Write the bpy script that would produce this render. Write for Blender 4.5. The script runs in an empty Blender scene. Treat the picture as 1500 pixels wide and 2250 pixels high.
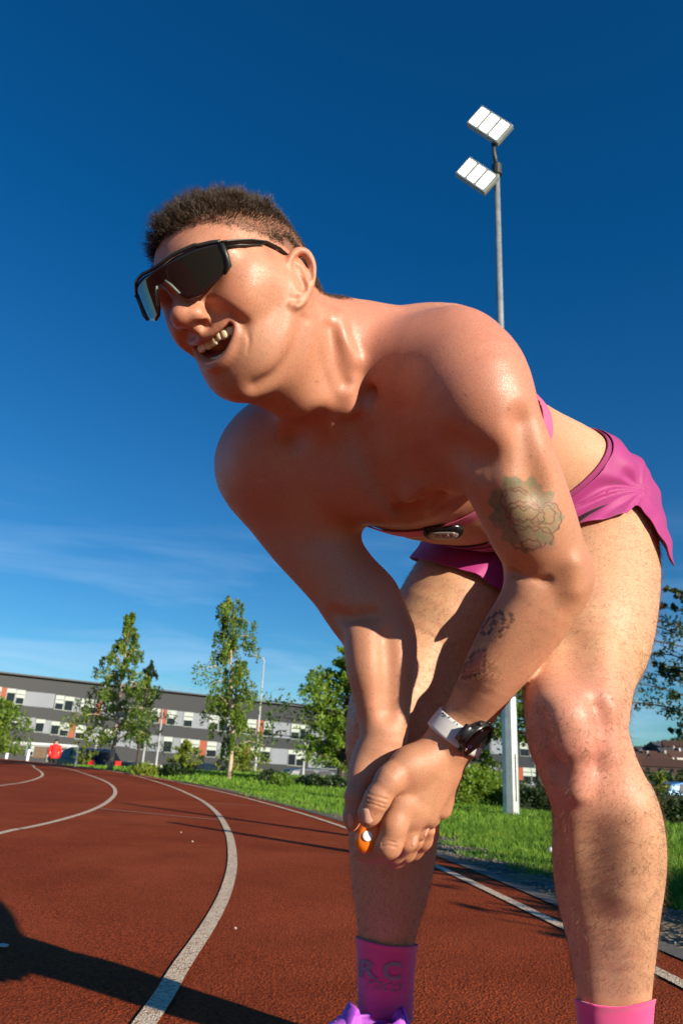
import bpy, bmesh, math, random
import numpy as np
from math import radians, sin, cos, atan, tan, pi, sqrt
from mathutils import Vector, Matrix

SCN = bpy.context.scene
COL = SCN.collection
rng = np.random.default_rng(7)
random.seed(7)

# ------------------------------------------------------------------ camera
IMG_W, IMG_H, FPX = 1500.0, 2250.0, 1600.0
CAM_H = 0.44
ROLL = radians(3.1)
PITCH = atan((1678 - 1125) * cos(ROLL) / FPX)
_fw = np.array([0, cos(PITCH), sin(PITCH)])
_up = np.array([0, -sin(PITCH), cos(PITCH)])
_rt = np.array([1.0, 0, 0])
IX = _rt * cos(ROLL) + _up * sin(ROLL)
IY = -_rt * sin(ROLL) + _up * cos(ROLL)
CAM = np.array([0, 0, CAM_H])
cam_data = bpy.data.cameras.new("camera")
cam_data.sensor_fit = 'VERTICAL'
cam_data.sensor_height = 36.0
cam_data.lens = 36.0 * FPX / IMG_H
cam_data.clip_start = 0.02
cam_data.clip_end = 6000
cam_data.dof.use_dof = True
cam_data.dof.focus_distance = 0.95
cam_data.dof.aperture_fstop = 11.0
cam_ob = bpy.data.objects.new("camera", cam_data)
COL.objects.link(cam_ob)
M = Matrix(((IX[0], IY[0], -_fw[0], 0), (IX[1], IY[1], -_fw[1], 0), (IX[2], IY[2], -_fw[2], CAM_H), (0, 0, 0, 1)))
cam_ob.matrix_world = M
SCN.camera = cam_ob

# ------------------------------------------------------------------ light
nrm0 = lambda v: np.array(v) / np.hypot(*v)
SUN_EL = radians(18.5)
SUN_AZ = nrm0((0.715, -0.70))           # horizontal direction towards the sun
SUN_DIR = Vector((SUN_AZ[0] * cos(SUN_EL), SUN_AZ[1] * cos(SUN_EL), sin(SUN_EL))).normalized()
SCN.view_settings.view_transform = 'Standard'
SCN.view_settings.look = 'None'
SCN.view_settings.exposure = 0.55
SCN.view_settings.gamma = 1.0
SCN.view_settings.use_curve_mapping = False
sd = bpy.data.lights.new("sun", 'SUN')
sd.energy = 5.0
sd.angle = radians(0.55)
sd.color = (1.0, 0.875, 0.69)
sun = bpy.data.objects.new("sun", sd)
COL.objects.link(sun)
sun.rotation_euler = SUN_DIR.to_track_quat('Z', 'Y').to_euler()

w = bpy.data.worlds.new("World")
SCN.world = w
w.use_nodes = True
nt = w.node_tree
nt.nodes.clear()
wo = nt.nodes.new('ShaderNodeOutputWorld')
bg = nt.nodes.new('ShaderNodeBackground')
sky = nt.nodes.new('ShaderNodeTexSky')
sky.sky_type = 'NISHITA'
sky.sun_disc = False
sky.sun_elevation = SUN_EL
sky.sun_rotation = math.atan2(SUN_DIR.x, SUN_DIR.y)
sky.altitude = 300
sky.air_density = 1.0
sky.dust_density = 0.0
sky.ozone_density = 2.6
bg.inputs['Strength'].default_value = 0.064
# thin cirrus low in the sky
tc = nt.nodes.new('ShaderNodeTexCoord')
mp = nt.nodes.new('ShaderNodeMapping')
mp.inputs['Scale'].default_value = (1.2, 1.2, 9.0)
mp.inputs['Rotation'].default_value = (0.05, 0.12, 0.3)
nz = nt.nodes.new('ShaderNodeTexNoise')
nz.inputs['Scale'].default_value = 2.2
nz.inputs['Detail'].default_value = 8
nz.inputs['Roughness'].default_value = 0.55
nz.inputs['Distortion'].default_value = 0.4
cr = nt.nodes.new('ShaderNodeValToRGB')
cr.color_ramp.elements[0].position = 0.44
cr.color_ramp.elements[1].position = 0.80
sep = nt.nodes.new('ShaderNodeSeparateXYZ')
mr = nt.nodes.new('ShaderNodeMapRange')      # only near the horizon
mr.inputs['From Min'].default_value = 0.02
mr.inputs['From Max'].default_value = 0.34
mr.inputs['To Min'].default_value = 0.9
mr.inputs['To Max'].default_value = 0.0
mx = nt.nodes.new('ShaderNodeMix'); mx.data_type = 'RGBA'
mx.inputs['B'].default_value = (5.5, 8.0, 11.0, 1)
mul = nt.nodes.new('ShaderNodeMath'); mul.operation = 'MULTIPLY'
hs = nt.nodes.new('ShaderNodeHueSaturation')
hs.inputs['Saturation'].default_value = 1.16
L = nt.links.new
L(tc.outputs['Generated'], mp.inputs['Vector']); L(mp.outputs['Vector'], nz.inputs['Vector'])
L(nz.outputs['Fac'], cr.inputs['Fac']); L(tc.outputs['Generated'], sep.inputs['Vector'])
L(sep.outputs['Z'], mr.inputs['Value']); L(cr.outputs['Color'], mul.inputs[0]); L(mr.outputs['Result'], mul.inputs[1])
gr = nt.nodes.new('ShaderNodeMix'); gr.data_type = 'RGBA'; gr.blend_type = 'MULTIPLY'; mrg = nt.nodes.new('ShaderNodeMapRange'); mrg.inputs['From Min'].default_value = 0.0; mrg.inputs['From Max'].default_value = 0.62; mrg.inputs['To Min'].default_value = 0.50; mrg.inputs['To Max'].default_value = 1.0; L(sep.outputs['Z'], mrg.inputs['Value']); L(mrg.outputs['Result'], gr.inputs['Factor']); gr.inputs['B'].default_value = (.07, .82, 1.22, 1)
L(sky.outputs['Color'], hs.inputs['Color']); L(hs.outputs['Color'], gr.inputs['A']); L(gr.outputs['Result'], mx.inputs['A']); L(mul.outputs['Value'], mx.inputs['Factor'])
L(mx.outputs['Result'], bg.inputs['Color']); L(bg.outputs['Background'], wo.inputs['Surface'])
SCN.cycles.max_bounces = 6
SCN.cycles.transparent_max_bounces = 8

# ------------------------------------------------------------------ helpers
KD = 1.02                                    # one scale for every distance measured on the man


def ray(px, py):
    return IX * (px - 750) / FPX + IY * (1125 - py) / FPX + _fw


def P(px, py, d):                            # photo pixel + distance along the lens axis -> world
    return CAM + ray(px, py) * (d * KD)


def G(px, py, z=0.0):                        # photo pixel -> point on the ground
    r = ray(px, py)
    return CAM + r * ((z - CAM_H) / r[2])


def F(px, py, D):                            # photo pixel at horizontal distance D
    r = ray(px, py)
    return CAM + r * (D / math.hypot(r[0], r[1]))


def lerp(a, b, t):
    return a + (b - a) * t


def nrm(v):
    v = np.asarray(v, float)
    return v / (np.linalg.norm(v) + 1e-12)


def tag(o, label=None, cat=None, group=None, kind=None):
    for k, v in (('label', label), ('category', cat), ('group', group), ('kind', kind)):
        if v:
            o[k] = v
    return o


def mesh_obj(name, verts, faces, mats, parent=None, smooth=True, mat_idx=None):
    me = bpy.data.meshes.new(name)
    me.from_pydata([tuple(map(float, v)) for v in verts], [], [tuple(int(i) for i in f) for f in faces])
    if not isinstance(mats, (list, tuple)):
        mats = [mats]
    for m in mats:
        me.materials.append(m)
    if mat_idx is not None:
        me.polygons.foreach_set('material_index', np.asarray(mat_idx, dtype=np.int32))
    if smooth:
        me.polygons.foreach_set('use_smooth', np.ones(len(me.polygons), dtype=bool))
    me.update()
    o = bpy.data.objects.new(name, me)
    COL.objects.link(o)
    if parent is not None:
        o.parent = parent
        o.matrix_parent_inverse = parent_inv(parent)
    return o


def parent_inv(p):
    m = Matrix.Identity(4)
    chain = []
    while p is not None:
        chain.append(p)
        p = p.parent
    for q in reversed(chain):
        m = m @ (q.matrix_parent_inverse @ q.matrix_basis if q.parent else q.matrix_basis)
    return m.inverted()


def empty(name, loc=(0, 0, 0), rz=0.0):
    o = bpy.data.objects.new(name, None)
    o.empty_display_size = 0.2
    o.location = tuple(map(float, loc))
    o.rotation_euler = (0, 0, rz)
    COL.objects.link(o)
    return o


class MB:
    """collects simple shapes in one mesh"""
    def __init__(self):
        self.v, self.f = [], []

    def add(self, v, f):
        n = len(self.v)
        self.v += [tuple(map(float, q)) for q in v]
        self.f += [tuple(i + n for i in g) for g in f]
        return self

    def box(self, c, s, rz=0.0, frame=None):
        c = np.asarray(c, float)
        if frame is None:
            X, Y, Z = np.array([cos(rz), sin(rz), 0]), np.array([-sin(rz), cos(rz), 0]), np.array([0, 0, 1.0])
        else:
            X, Y, Z = [np.asarray(q, float) for q in frame]
        v = [c + X * s[0] / 2 * i + Y * s[1] / 2 * j + Z * s[2] / 2 * k
             for i, j, k in ((-1, -1, -1), (1, -1, -1), (1, 1, -1), (-1, 1, -1), (-1, -1, 1), (1, -1, 1), (1, 1, 1), (-1, 1, 1))]
        return self.add(v, [(0, 3, 2, 1), (4, 5, 6, 7), (0, 1, 5, 4), (1, 2, 6, 5), (2, 3, 7, 6), (3, 0, 4, 7)])

    def tube(self, pts, radii, n=8, cap=True, up=(0, 0, 1), flat=1.0):
        pts = [np.asarray(p, float) for p in pts]
        if np.isscalar(radii):
            radii = [radii] * len(pts)
        v, f = [], []
        for i, p in enumerate(pts):
            t = nrm(pts[min(i + 1, len(pts) - 1)] - pts[max(i - 1, 0)])
            u = np.asarray(up, float)
            if abs(np.dot(u, t)) > 0.95:
                u = np.array([1.0, 0, 0]) if abs(t[0]) < 0.9 else np.array([0, 1.0, 0])
            a = nrm(np.cross(u, t)); b = np.cross(t, a)
            for k in range(n):
                th = 2 * pi * k / n
                v.append(p + radii[i] * (cos(th) * a + sin(th) * b * flat))
        for i in range(len(pts) - 1):
            for k in range(n):
                k2 = (k + 1) % n
                f.append((i * n + k, i * n + k2, (i + 1) * n + k2, (i + 1) * n + k))
        if cap:
            f.append(tuple(reversed(range(n))))
            f.append(tuple(range((len(pts) - 1) * n, len(pts) * n)))
        return self.add(v, f)

    def ball(self, c, r, nu=10, nv=6):
        c = np.asarray(c, float); r = np.ones(3) * r
        v = [c + r * (0, 0, -1)]
        for j in range(1, nv):
            ph = -pi / 2 + pi * j / nv
            for i in range(nu):
                th = 2 * pi * i / nu
                v.append(c + r * (cos(th) * cos(ph), sin(th) * cos(ph), sin(ph)))
        v.append(c + r * (0, 0, 1))
        f = []
        for i in range(nu):
            f.append((0, 1 + (i + 1) % nu, 1 + i))
            for j in range(nv - 2):
                a = 1 + j * nu
                f.append((a + i, a + (i + 1) % nu, a + nu + (i + 1) % nu, a + nu + i))
            f.append((1 + (nv - 2) * nu + i, 1 + (nv - 2) * nu + (i + 1) % nu, len(v) - 1))
        return self.add(v, f)

    def build(self, name, mat, parent=None, smooth=False, bevel=0.0):
        o = mesh_obj(name, self.v, self.f, mat, parent, smooth)
        if bevel:
            m = o.modifiers.new('bevel', 'BEVEL')
            m.width = bevel; m.segments = 2; m.limit_method = 'ANGLE'
        return o


class NT:
    """small helper for node materials"""
    def __init__(self, name, rough=0.6, base=(0.5, 0.5, 0.5), metal=0.0, spec=0.5):
        self.m = bpy.data.materials.new(name)
        self.m.use_nodes = True
        self.nt = self.m.node_tree
        self.b = self.nt.nodes['Principled BSDF']
        self.out = self.nt.nodes['Material Output']
        self.set('Base Color', base); self.set('Roughness', rough); self.set('Metallic', metal)
        self.set('Specular IOR Level', spec)
        self._tc = None

    def set(self, k, v):
        if isinstance(v, (tuple, list)) and len(v) == 3 and 'Radius' not in k:
            v = (*v, 1.0)
        self.b.inputs[k].default_value = v
        return self

    def n(self, t, **kw):
        nd = self.nt.nodes.new(t)
        for k, v in kw.items():
            setattr(nd, k, v)
        return nd

    def l(self, a, b):
        self.nt.links.new(a, b)

    def tc(self, which='Object'):
        if self._tc is None:
            self._tc = self.n('ShaderNodeTexCoord')
        return self._tc.outputs[which]

    def noise(self, scale, detail=4, rough=0.55, dist=0.0, vec=None, out='Fac'):
        nd = self.n('ShaderNodeTexNoise')
        nd.inputs['Scale'].default_value = scale; nd.inputs['Detail'].default_value = detail
        nd.inputs['Roughness'].default_value = rough; nd.inputs['Distortion'].default_value = dist
        self.l(vec if vec is not None else self.tc(), nd.inputs['Vector'])
        return nd.outputs[out]

    def ramp(self, fac, stops):
        nd = self.n('ShaderNodeValToRGB')
        e = nd.color_ramp.elements
        while len(e) < len(stops):
            e.new(0.5)
        for i, (p, c) in enumerate(stops):
            e[i].position = p
            e[i].color = (c, c, c, 1) if np.isscalar(c) else (*c, 1)
        self.l(fac, nd.inputs['Fac'])
        return nd.outputs['Color']

    def mix(self, fac, a, b, mode='MIX'):
        nd = self.n('ShaderNodeMix', data_type='RGBA', blend_type=mode)
        for s, v in (('Factor', fac), ('A', a), ('B', b)):
            if isinstance(v, (int, float)):
                nd.inputs[s].default_value = v
            elif isinstance(v, tuple):
                nd.inputs[s].default_value = (*v, 1)
            else:
                self.l(v, nd.inputs[s])
        return nd.outputs['Result']

    def math(self, op, a, b=0.0):
        nd = self.n('ShaderNodeMath', operation=op)
        for i, v in enumerate((a, b)):
            if isinstance(v, (int, float)):
                nd.inputs[i].default_value = v
            else:
                self.l(v, nd.inputs[i])
        return nd.outputs[0]

    def base(self, c):
        self.l(c, self.b.inputs['Base Color']); return self

    def rough(self, c):
        self.l(c, self.b.inputs['Roughness']); return self

    def bump(self, h, strength=0.3, dist=0.01):
        nd = self.n('ShaderNodeBump')
        nd.inputs['Strength'].default_value = strength
        nd.inputs['Distance'].default_value = dist
        self.l(h, nd.inputs['Height'])
        self.l(nd.outputs['Normal'], self.b.inputs['Normal'])
        return self


def plain(name, base, rough=0.6, metal=0.0, var=0.12, scale=3.0, spec=0.5):
    t = NT(name, rough, base, metal, spec)
    n = t.noise(scale, 5)
    lo = tuple(c * (1 - var) for c in base); hi = tuple(min(1, c * (1 + var)) for c in base)
    t.base(t.ramp(n, [(0.3, lo), (0.7, hi)]))
    return t.m
# ------------------------------------------------------------------ ground
def sst(a, b, x):
    t = np.clip((np.asarray(x, float) - a) / (b - a), 0, 1)
    return t * t * (3 - 2 * t)


def terrain(x, y):
    D = np.hypot(x, y)
    az = np.arctan2(x, y)
    z = -2.2 * sst(22, 60, D)
    z = z + sst(radians(16), radians(26), az) * sst(260, 560, D) * 22 * (1 + .12 * np.sin(az * 22) + .07 * np.sin(az * 61)) + sst(350, 900, D) * 1.0
    return z


OUT_PX = [(1240, 2040), (960, 1905), (760, 1820), (600, 1770), (450, 1732)]
outer = [G(*q)[:2] for q in OUT_PX]
outer = [np.array([1.02, -3.0]), np.array([.98, -.5]), np.array([.92, .9]), np.array([.84, 1.92])] + outer + [np.array(q) for q in [(-3.95, 16.3), (-7.2, 21.8), (-12.2, 28.0), (-20, 35), (-32, 43)]]


def smooth_line(pts, n=10):
    K = np.array(pts, float)
    A = np.vstack([2 * K[0] - K[1], K, 2 * K[-1] - K[-2]]); out = []
    for i in range(1, len(A) - 2):
        for j in range(n):
            t = j / n
            p0, p1, p2, p3 = A[i - 1:i + 3]
            out.append(.5 * (2 * p1 + (p2 - p0) * t + (2 * p0 - 5 * p1 + 4 * p2 - p3) * t * t + (3 * p1 - p0 - 3 * p2 + p3) * t ** 3))
    out.append(K[-1])
    out = np.array(out)
    for _ in range(6):
        out[1:-1] = out[1:-1] * .5 + (out[:-2] + out[2:]) * .25
    return out


def offset_line(L_, o):
    t = np.gradient(L_, axis=0); t /= np.linalg.norm(t, axis=1)[:, None]
    return L_ + np.stack([t[:, 1], -t[:, 0]], 1) * o             # positive: to the right of the direction of travel


def ribbon(L_, o0, o1, z, name, mat, zf=None):
    A, B = offset_line(L_, o0), offset_line(L_, o1)
    n = len(A)
    za = np.full(n, z) if zf is None else zf(A[:, 0], A[:, 1]) + z
    zb = np.full(n, z) if zf is None else zf(B[:, 0], B[:, 1]) + z
    V = [(*A[i], za[i]) for i in range(n)] + [(*B[i], zb[i]) for i in range(n)]
    Fc = [(i, i + 1, n + i + 1, n + i) for i in range(n - 1)]
    o = mesh_obj(name, V, Fc, mat, None, False)
    o['kind'] = 'structure'
    return o


OL = smooth_line(outer)

gm_ = NT("ground_grass", .95, (.06, .09, .02), 0, .08)
gn_ = gm_.noise(.6, 6, .6); gn2 = gm_.noise(9, 5, .7)
gm_.base(gm_.mix(gm_.ramp(gn2, [(.35, 0.0), (.7, 1.0)]), gm_.ramp(gn_, [(.3, (.050, .105, .012)), (.7, (.095, .165, .022))]), (.030, .060, .010)))
gm_.bump(gn2, .6, .05)
rings_ = [0, 1.5, 3, 4.5, 6, 8, 10, 12, 14, 16, 19, 22, 25, 28, 32, 36, 40, 45, 50, 56, 62, 75, 95, 130, 180, 260, 300, 340, 390, 440, 500, 560, 650, 800, 1100, 1600, 2600, 4500]
V, Fc = [(0, 0, -.012)], []
NA = 144
for r in rings_[1:]:
    for k in range(NA):
        a = 2 * pi * k / NA
        x, y = r * sin(a), r * cos(a)
        V.append((x, y, float(terrain(x, y)) - .012))
for k in range(NA):
    Fc.append((0, 1 + (k + 1) % NA, 1 + k))
for j in range(len(rings_) - 2):
    for k in range(NA):
        a = 1 + j * NA
        Fc.append((a + k, a + (k + 1) % NA, a + NA + (k + 1) % NA, a + NA + k))
g = mesh_obj("ground", V, Fc, gm_.m); g['kind'] = 'structure'

# the running track: red rubber granules
tr = NT("track_rubber", .95, (.25, .06, .03), 0, .08)
v1 = tr.n('ShaderNodeTexVoronoi'); v1.inputs['Scale'].default_value = 190; tr.l(tr.tc(), v1.inputs['Vector'])
v2 = tr.noise(95, 4, .75)
v3 = tr.noise(2.2, 5, .6)
grain = tr.mix(tr.ramp(v1.outputs['Color'], [(.10, 0.0), (.85, 1.0)]), (.12, .018, .006), (.42, .074, .018))
dark = tr.mix(tr.ramp(v2, [(.52, 0.0), (.62, .85)]), grain, (.030, .010, .010))
v4 = tr.noise(.55, 6, .7, .6)
dark = tr.mix(tr.ramp(v4, [(.42, 0.0), (.60, .45)]), dark, (.38, .085, .032))
big = tr.mix(tr.ramp(v3, [(.40, 0.0), (.68, .60)]), dark, (.19, .036, .011))
spk = tr.n('ShaderNodeTexVoronoi'); spk.inputs['Scale'].default_value = 34; tr.l(tr.tc(), spk.inputs['Vector'])
sp = tr.ramp(spk.outputs['Distance'], [(.0, 1.0), (.035, 0.0)])
sepc = tr.n('ShaderNodeSeparateColor'); tr.l(spk.outputs['Color'], sepc.inputs['Color'])
sp = tr.math('MULTIPLY', sp, tr.math('GREATER_THAN', sepc.outputs['Red'], .80))
tr.base(tr.mix(sp, big, (.42, .36, .30)))
tr.bump(tr.mix(.5, v1.outputs['Distance'], v2), .9, .006)
n = len(OL)
E_ = offset_line(OL, .14)
V = [(*p, .0) for p in E_] + [(p[0] - 70 - .8 * i, p[1] + (0 if p[1] < 20 else -.5 * i), .0) for i, p in enumerate(E_)]
t_o = mesh_obj("track", V, [(i, i + 1, n + i + 1, n + i) for i in range(n - 1)], tr.m, None, False); t_o['kind'] = 'structure'

wl_ = NT("track_line_paint", .9, (.55, .50, .42), 0, .1)
lv = wl_.n('ShaderNodeTexVoronoi'); lv.inputs['Scale'].default_value = 230; wl_.l(wl_.tc(), lv.inputs['Vector'])
wn_ = wl_.noise(120, 4, .8)
wl_.base(wl_.mix(wl_.ramp(wn_, [(.50, 0.0), (.60, 1.0)]), (.74, .62, .46), (.36, .16, .09)))
wl_.bump(wl_.mix(.5, lv.outputs['Distance'], wn_), .9, .005)
ribbon(OL, -.021, .021, .004, "track_line_outer", wl_.m)
l3 = [G(*q)[:2] for q in [(320, 2250), (395, 2130), (465, 2025), (500, 1950), (511, 1885), (500, 1825), (470, 1780), (425, 1750), (350, 1720), (250, 1695)]]
l3 = [np.array([-.36, -2]), np.array([-.30, .2])] + l3 + [np.array(q) for q in [(-8.7, 23.5), (-14, 30), (-22, 37)]]
ribbon(smooth_line(l3), -.021, .021, .004, "track_line", wl_.m)
l2 = [G(*q)[:2] for q in [(0, 1832), (50, 1822), (125, 1805), (200, 1782), (240, 1760), (254, 1740), (240, 1722), (200, 1705), (125, 1685)]]
l2 = [np.array([-1.60, -2]), np.array([-1.56, 1.5])] + l2 + [np.array(q) for q in [(-11, 25), (-17, 31), (-26, 37)]]
ribbon(smooth_line(l2), -.021, .021, .004, "track_line", wl_.m)
l1 = [G(*q)[:2] for q in [(0, 1727), (50, 1720), (85, 1710), (94, 1700), (75, 1687), (40, 1677)]]
l1 = [np.array([-2.9, -2]), np.array([-2.85, 3.5])] + l1 + [np.array(q) for q in [(-14, 25.5), (-21, 31)]]
ribbon(smooth_line(l1), -.021, .021, .004, "track_line", wl_.m)
thin = NT("thin_mark_paint", .85, (.40, .20, .13))
thin.base(thin.mix(thin.ramp(thin.noise(60, 4, .8), [(.45, 0.0), (.6, 1.0)]), (.46, .27, .19), (.25, .07, .035)))
for a, b in (((215, 1777), (482, 1803)), ((445, 1764), (600, 1774))):
    A, B = G(*a)[:2], G(*b)[:2]
    ribbon(np.array([lerp(A, B, t) for t in np.linspace(0, 1, 6)]), -.016, .016, .004, "track_mark", thin.m)

# concrete edge, gravel strip
con = NT("edge_concrete", .85, (.24, .22, .19))
con.base(con.ramp(con.noise(30, 6, .7), [(.3, (.075, .068, .055)), (.7, (.17, .155, .13))])); con.bump(con.noise(120, 4, .7), .5, .004)
k1 = OL[OL[:, 1] < 14]
ribbon(k1, .14, .215, .004, "edging", con.m)
grv = NT("gravel", .95, (.12, .10, .08))
gv = grv.n('ShaderNodeTexVoronoi'); gv.inputs['Scale'].default_value = 46; grv.l(grv.tc(), gv.inputs['Vector'])
gc = grv.ramp(gv.outputs['Color'], [(.2, (.045, .038, .030)), (.6, (.13, .11, .085)), (.9, (.28, .25, .20))])
grv.base(grv.mix(grv.ramp(grv.noise(3.5, 5), [(.45, 0.0), (.62, 1.0)]), gc, (.20, .15, .06)))
grv.bump(gv.outputs['Distance'], 1.0, .02)
ribbon(k1, .215, .62, -.004, "gravel_strip", grv.m)
stone = plain("pebble", (.20, .18, .15), .85, 0, .5, 30)
pb = MB()
ko = offset_line(OL, 0)
for k in range(620):
    i = int(np.searchsorted(OL[:, 1], rng.uniform(1.2, 7.0))); p = offset_line(OL[max(i - 1, 0):i + 2], rng.uniform(.24, .62))[1]
    r = rng.uniform(.003, .009) * (1.6 if rng.random() < .1 else 1)
    pb.ball((p[0] + rng.normal() * .02, p[1] + rng.normal() * .05, r * .3), (r, r * rng.uniform(.7, 1.2), r * .6), 6, 4)
o = pb.build("gravel_stones", stone, None, True); o['kind'] = 'stuff'; tag(o, "loose grey gravel along the concrete edge of the track", "gravel")
# little bits lying on the track
lit = plain("litter", (.60, .56, .50), .8)
for (px, py, s) in [(846, 0, 0)][:0] + [(423, 1850, .008), (398, 1830, .006), (517, 2042, .006), (8, 2080, .02)]:
    c = G(px, py, .003)
    m = MB(); m.box(c + np.array([0, 0, .003]), (s, s * .6, .005), rz=rng.uniform(0, 3))
    tag(m.build("litter", lit, None, False, .001), "tiny pale scrap of litter lying on the red track", "litter", "small scraps on the red track")
c = G(1210, 1868, .02); m = MB(); m.ball(c, (.022, .02, .018), 8, 5)
tag(m.build("paper_scrap", plain("paper", (.75, .74, .72), .7), None, True), "crumpled white paper scrap in the grass beside the runner's shin", "litter")

# ------------------------------------------------------------------ grass blades
gb = NT("grass_blade", .6, (.10, .20, .02), 0, .25)
gb.base(gb.ramp(gb.noise(7, 4), [(.30, (.055, .130, .010)), (.55, (.125, .260, .020)), (.75, (.28, .34, .05))]))
gb.set('Subsurface Weight', 0)


def bank(x, y):                                             # the grass stands a little higher than the track
    return 0.0 * x


def blades(n, dmin, dmax, hmin, hmax, wid):
    pts = []
    while len(pts) < n:
        m = 20000
        D = dmin + (dmax - dmin) * rng.random(m) ** .8
        a = rng.uniform(-.38, .52, m)
        x, y = D * np.sin(a), D * np.cos(a)
        ox = np.interp(y, OL[:, 1], OL[:, 0])
        slope = np.interp(y, OL[:, 1], np.gradient(OL[:, 0]) / np.gradient(OL[:, 1]))
        dist = (x - ox) / np.sqrt(1 + slope ** 2)
        ok = (a > -.33) & (dist > .50 + .12 * np.sin(x * 5 + y * 3) + .08 * np.sin(y * 11) - .25 * (y > 7))
        pts += list(zip(x[ok], y[ok], dist[ok]))
    pts = np.array(pts[:n])
    z = terrain(pts[:, 0], pts[:, 1]) - .012
    h = rng.uniform(hmin, hmax, n) * np.clip(.45 + pts[:, 2] * .8, .3, 1.25) * (1 + .35 * np.sin(pts[:, 0] * 2.3 + 1) * np.sin(pts[:, 1] * 1.7))
    th = rng.uniform(0, 2 * pi, n); ln = rng.normal(0, .35, (n, 2))
    wv = np.stack([np.cos(th), np.sin(th), 0 * th], 1) * (wid * rng.uniform(.6, 1.2, n))[:, None] * (pts[:, 1] / 6 + .4)[:, None]
    b = np.stack([pts[:, 0], pts[:, 1], z], 1)
    mid = b + np.stack([ln[:, 0] * h * .35, ln[:, 1] * h * .35, h * .6], 1)
    tip = b + np.stack([ln[:, 0] * h, ln[:, 1] * h, h], 1)
    V = np.stack([b - wv, b + wv, mid + wv * .7, mid - wv * .7, tip], 1).reshape(-1, 3)
    return V, n


Vs, N_ = [], 0
for args in ((46000, 2.2, 6.5, .02, .055, .0016), (64000, 6.0, 14, .02, .058, .0026), (26000, 12, 25, .03, .08, .005)):
    v, k = blades(*args); Vs.append(v); N_ += k
Vs = np.vstack(Vs); base = np.arange(N_)[:, None] * 5
Fq = (base + [0, 1, 2, 3]).tolist() + (base + [3, 2, 4]).tolist()
o = mesh_obj("grass", Vs, Fq, gb.m, None, False); o['kind'] = 'stuff'; tag(o, "short bright green grass beyond the edge of the track", "grass")
dnm = plain("dandelion_yellow", (.75, .55, .03), .6)
for px, py in [(1172, 1902)]:
    c = G(px, py, .03); m = MB(); m.tube([c - (0, 0, .04), c], .002, 5); m.ball(c, (.008, .008, .006), 8, 5)
    tag(m.build("dandelion", dnm, None, True), "small yellow dandelion in the shaded grass", "flower")
# path beyond the grass, right
pm = con.m
A, B = G(1400, 1821), G(1620, 1833)
ribbon(np.array([lerp(A[:2], B[:2], t) for t in np.linspace(-.15, 2.5, 12)]), -.28, .38, -.006, "path", pm)

# ------------------------------------------------------------------ planting
barkd = NT("bark_dark", .9, (.06, .045, .03)); barkd.base(barkd.ramp(barkd.noise(14, 5), [(.3, (.035, .028, .020)), (.7, (.10, .080, .055))]))
birch = NT("birch_bark", .8, (.5, .4, .3)); birch.base(birch.ramp(birch.noise(9, 6, .7), [(.36, (.09, .06, .04)), (.50, (.52, .40, .28)), (.8, (.66, .55, .42))]))


def leafmat(name, a, b, c):
    t = NT(name, .55, b)
    t.base(t.ramp(t.noise(2.6, 5, .75), [(.30, a), (.52, b), (.72, c)]))
    tl = t.n('ShaderNodeBsdfTranslucent'); mxs = t.n('ShaderNodeMixShader'); mxs.inputs[0].default_value = .28
    tl.inputs['Color'].default_value = (min(c[0] * 1.6, 1), min(c[1] * 1.5, 1), c[2] * .8, 1)
    t.l(t.b.outputs[0], mxs.inputs[1]); t.l(tl.outputs[0], mxs.inputs[2]); t.l(mxs.outputs[0], t.out.inputs['Surface'])
    return t.m


lf_birch = leafmat("birch_leaves", (.050, .110, .012), (.125, .215, .022), (.26, .33, .04))
lf_mid = leafmat("lime_leaves", (.040, .100, .010), (.120, .225, .016), (.26, .35, .030))
lf_dark = leafmat("dark_leaves", (.012, .030, .008), (.028, .060, .014), (.060, .105, .020))
lf_hedge = leafmat("hedge_leaves", (.010, .024, .006), (.022, .050, .010), (.045, .085, .014))
lf_yel = leafmat("yellow_green_leaves", (.08, .12, .012), (.18, .24, .022), (.30, .32, .05))


def leaves(centers, radii, n, size, droop=0.0, flat=1.0):
    centers = np.asarray(centers); idx = rng.integers(0, len(centers), n)
    p = rng.normal(size=(n, 3)); p /= np.linalg.norm(p, axis=1)[:, None]
    p *= (rng.random(n) ** .5)[:, None] * np.asarray(radii)[idx][:, None]
    p[:, 2] *= flat
    if droop:
        p[:, 2] -= droop * rng.random(n) ** 1.5
    c = centers[idx] + p
    a = rng.normal(size=(n, 3)); a /= np.linalg.norm(a, axis=1)[:, None]
    b = np.cross(a, rng.normal(size=(n, 3))); b /= np.linalg.norm(b, axis=1)[:, None]
    s = (size * rng.uniform(.6, 1.3, n))[:, None]
    V = np.stack([c - a * s, c - b * s * .5, c + a * s, c + b * s * .5], 1).reshape(-1, 3)
    return V, (np.arange(n)[:, None] * 4 + [0, 1, 2, 3]).tolist()


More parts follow.
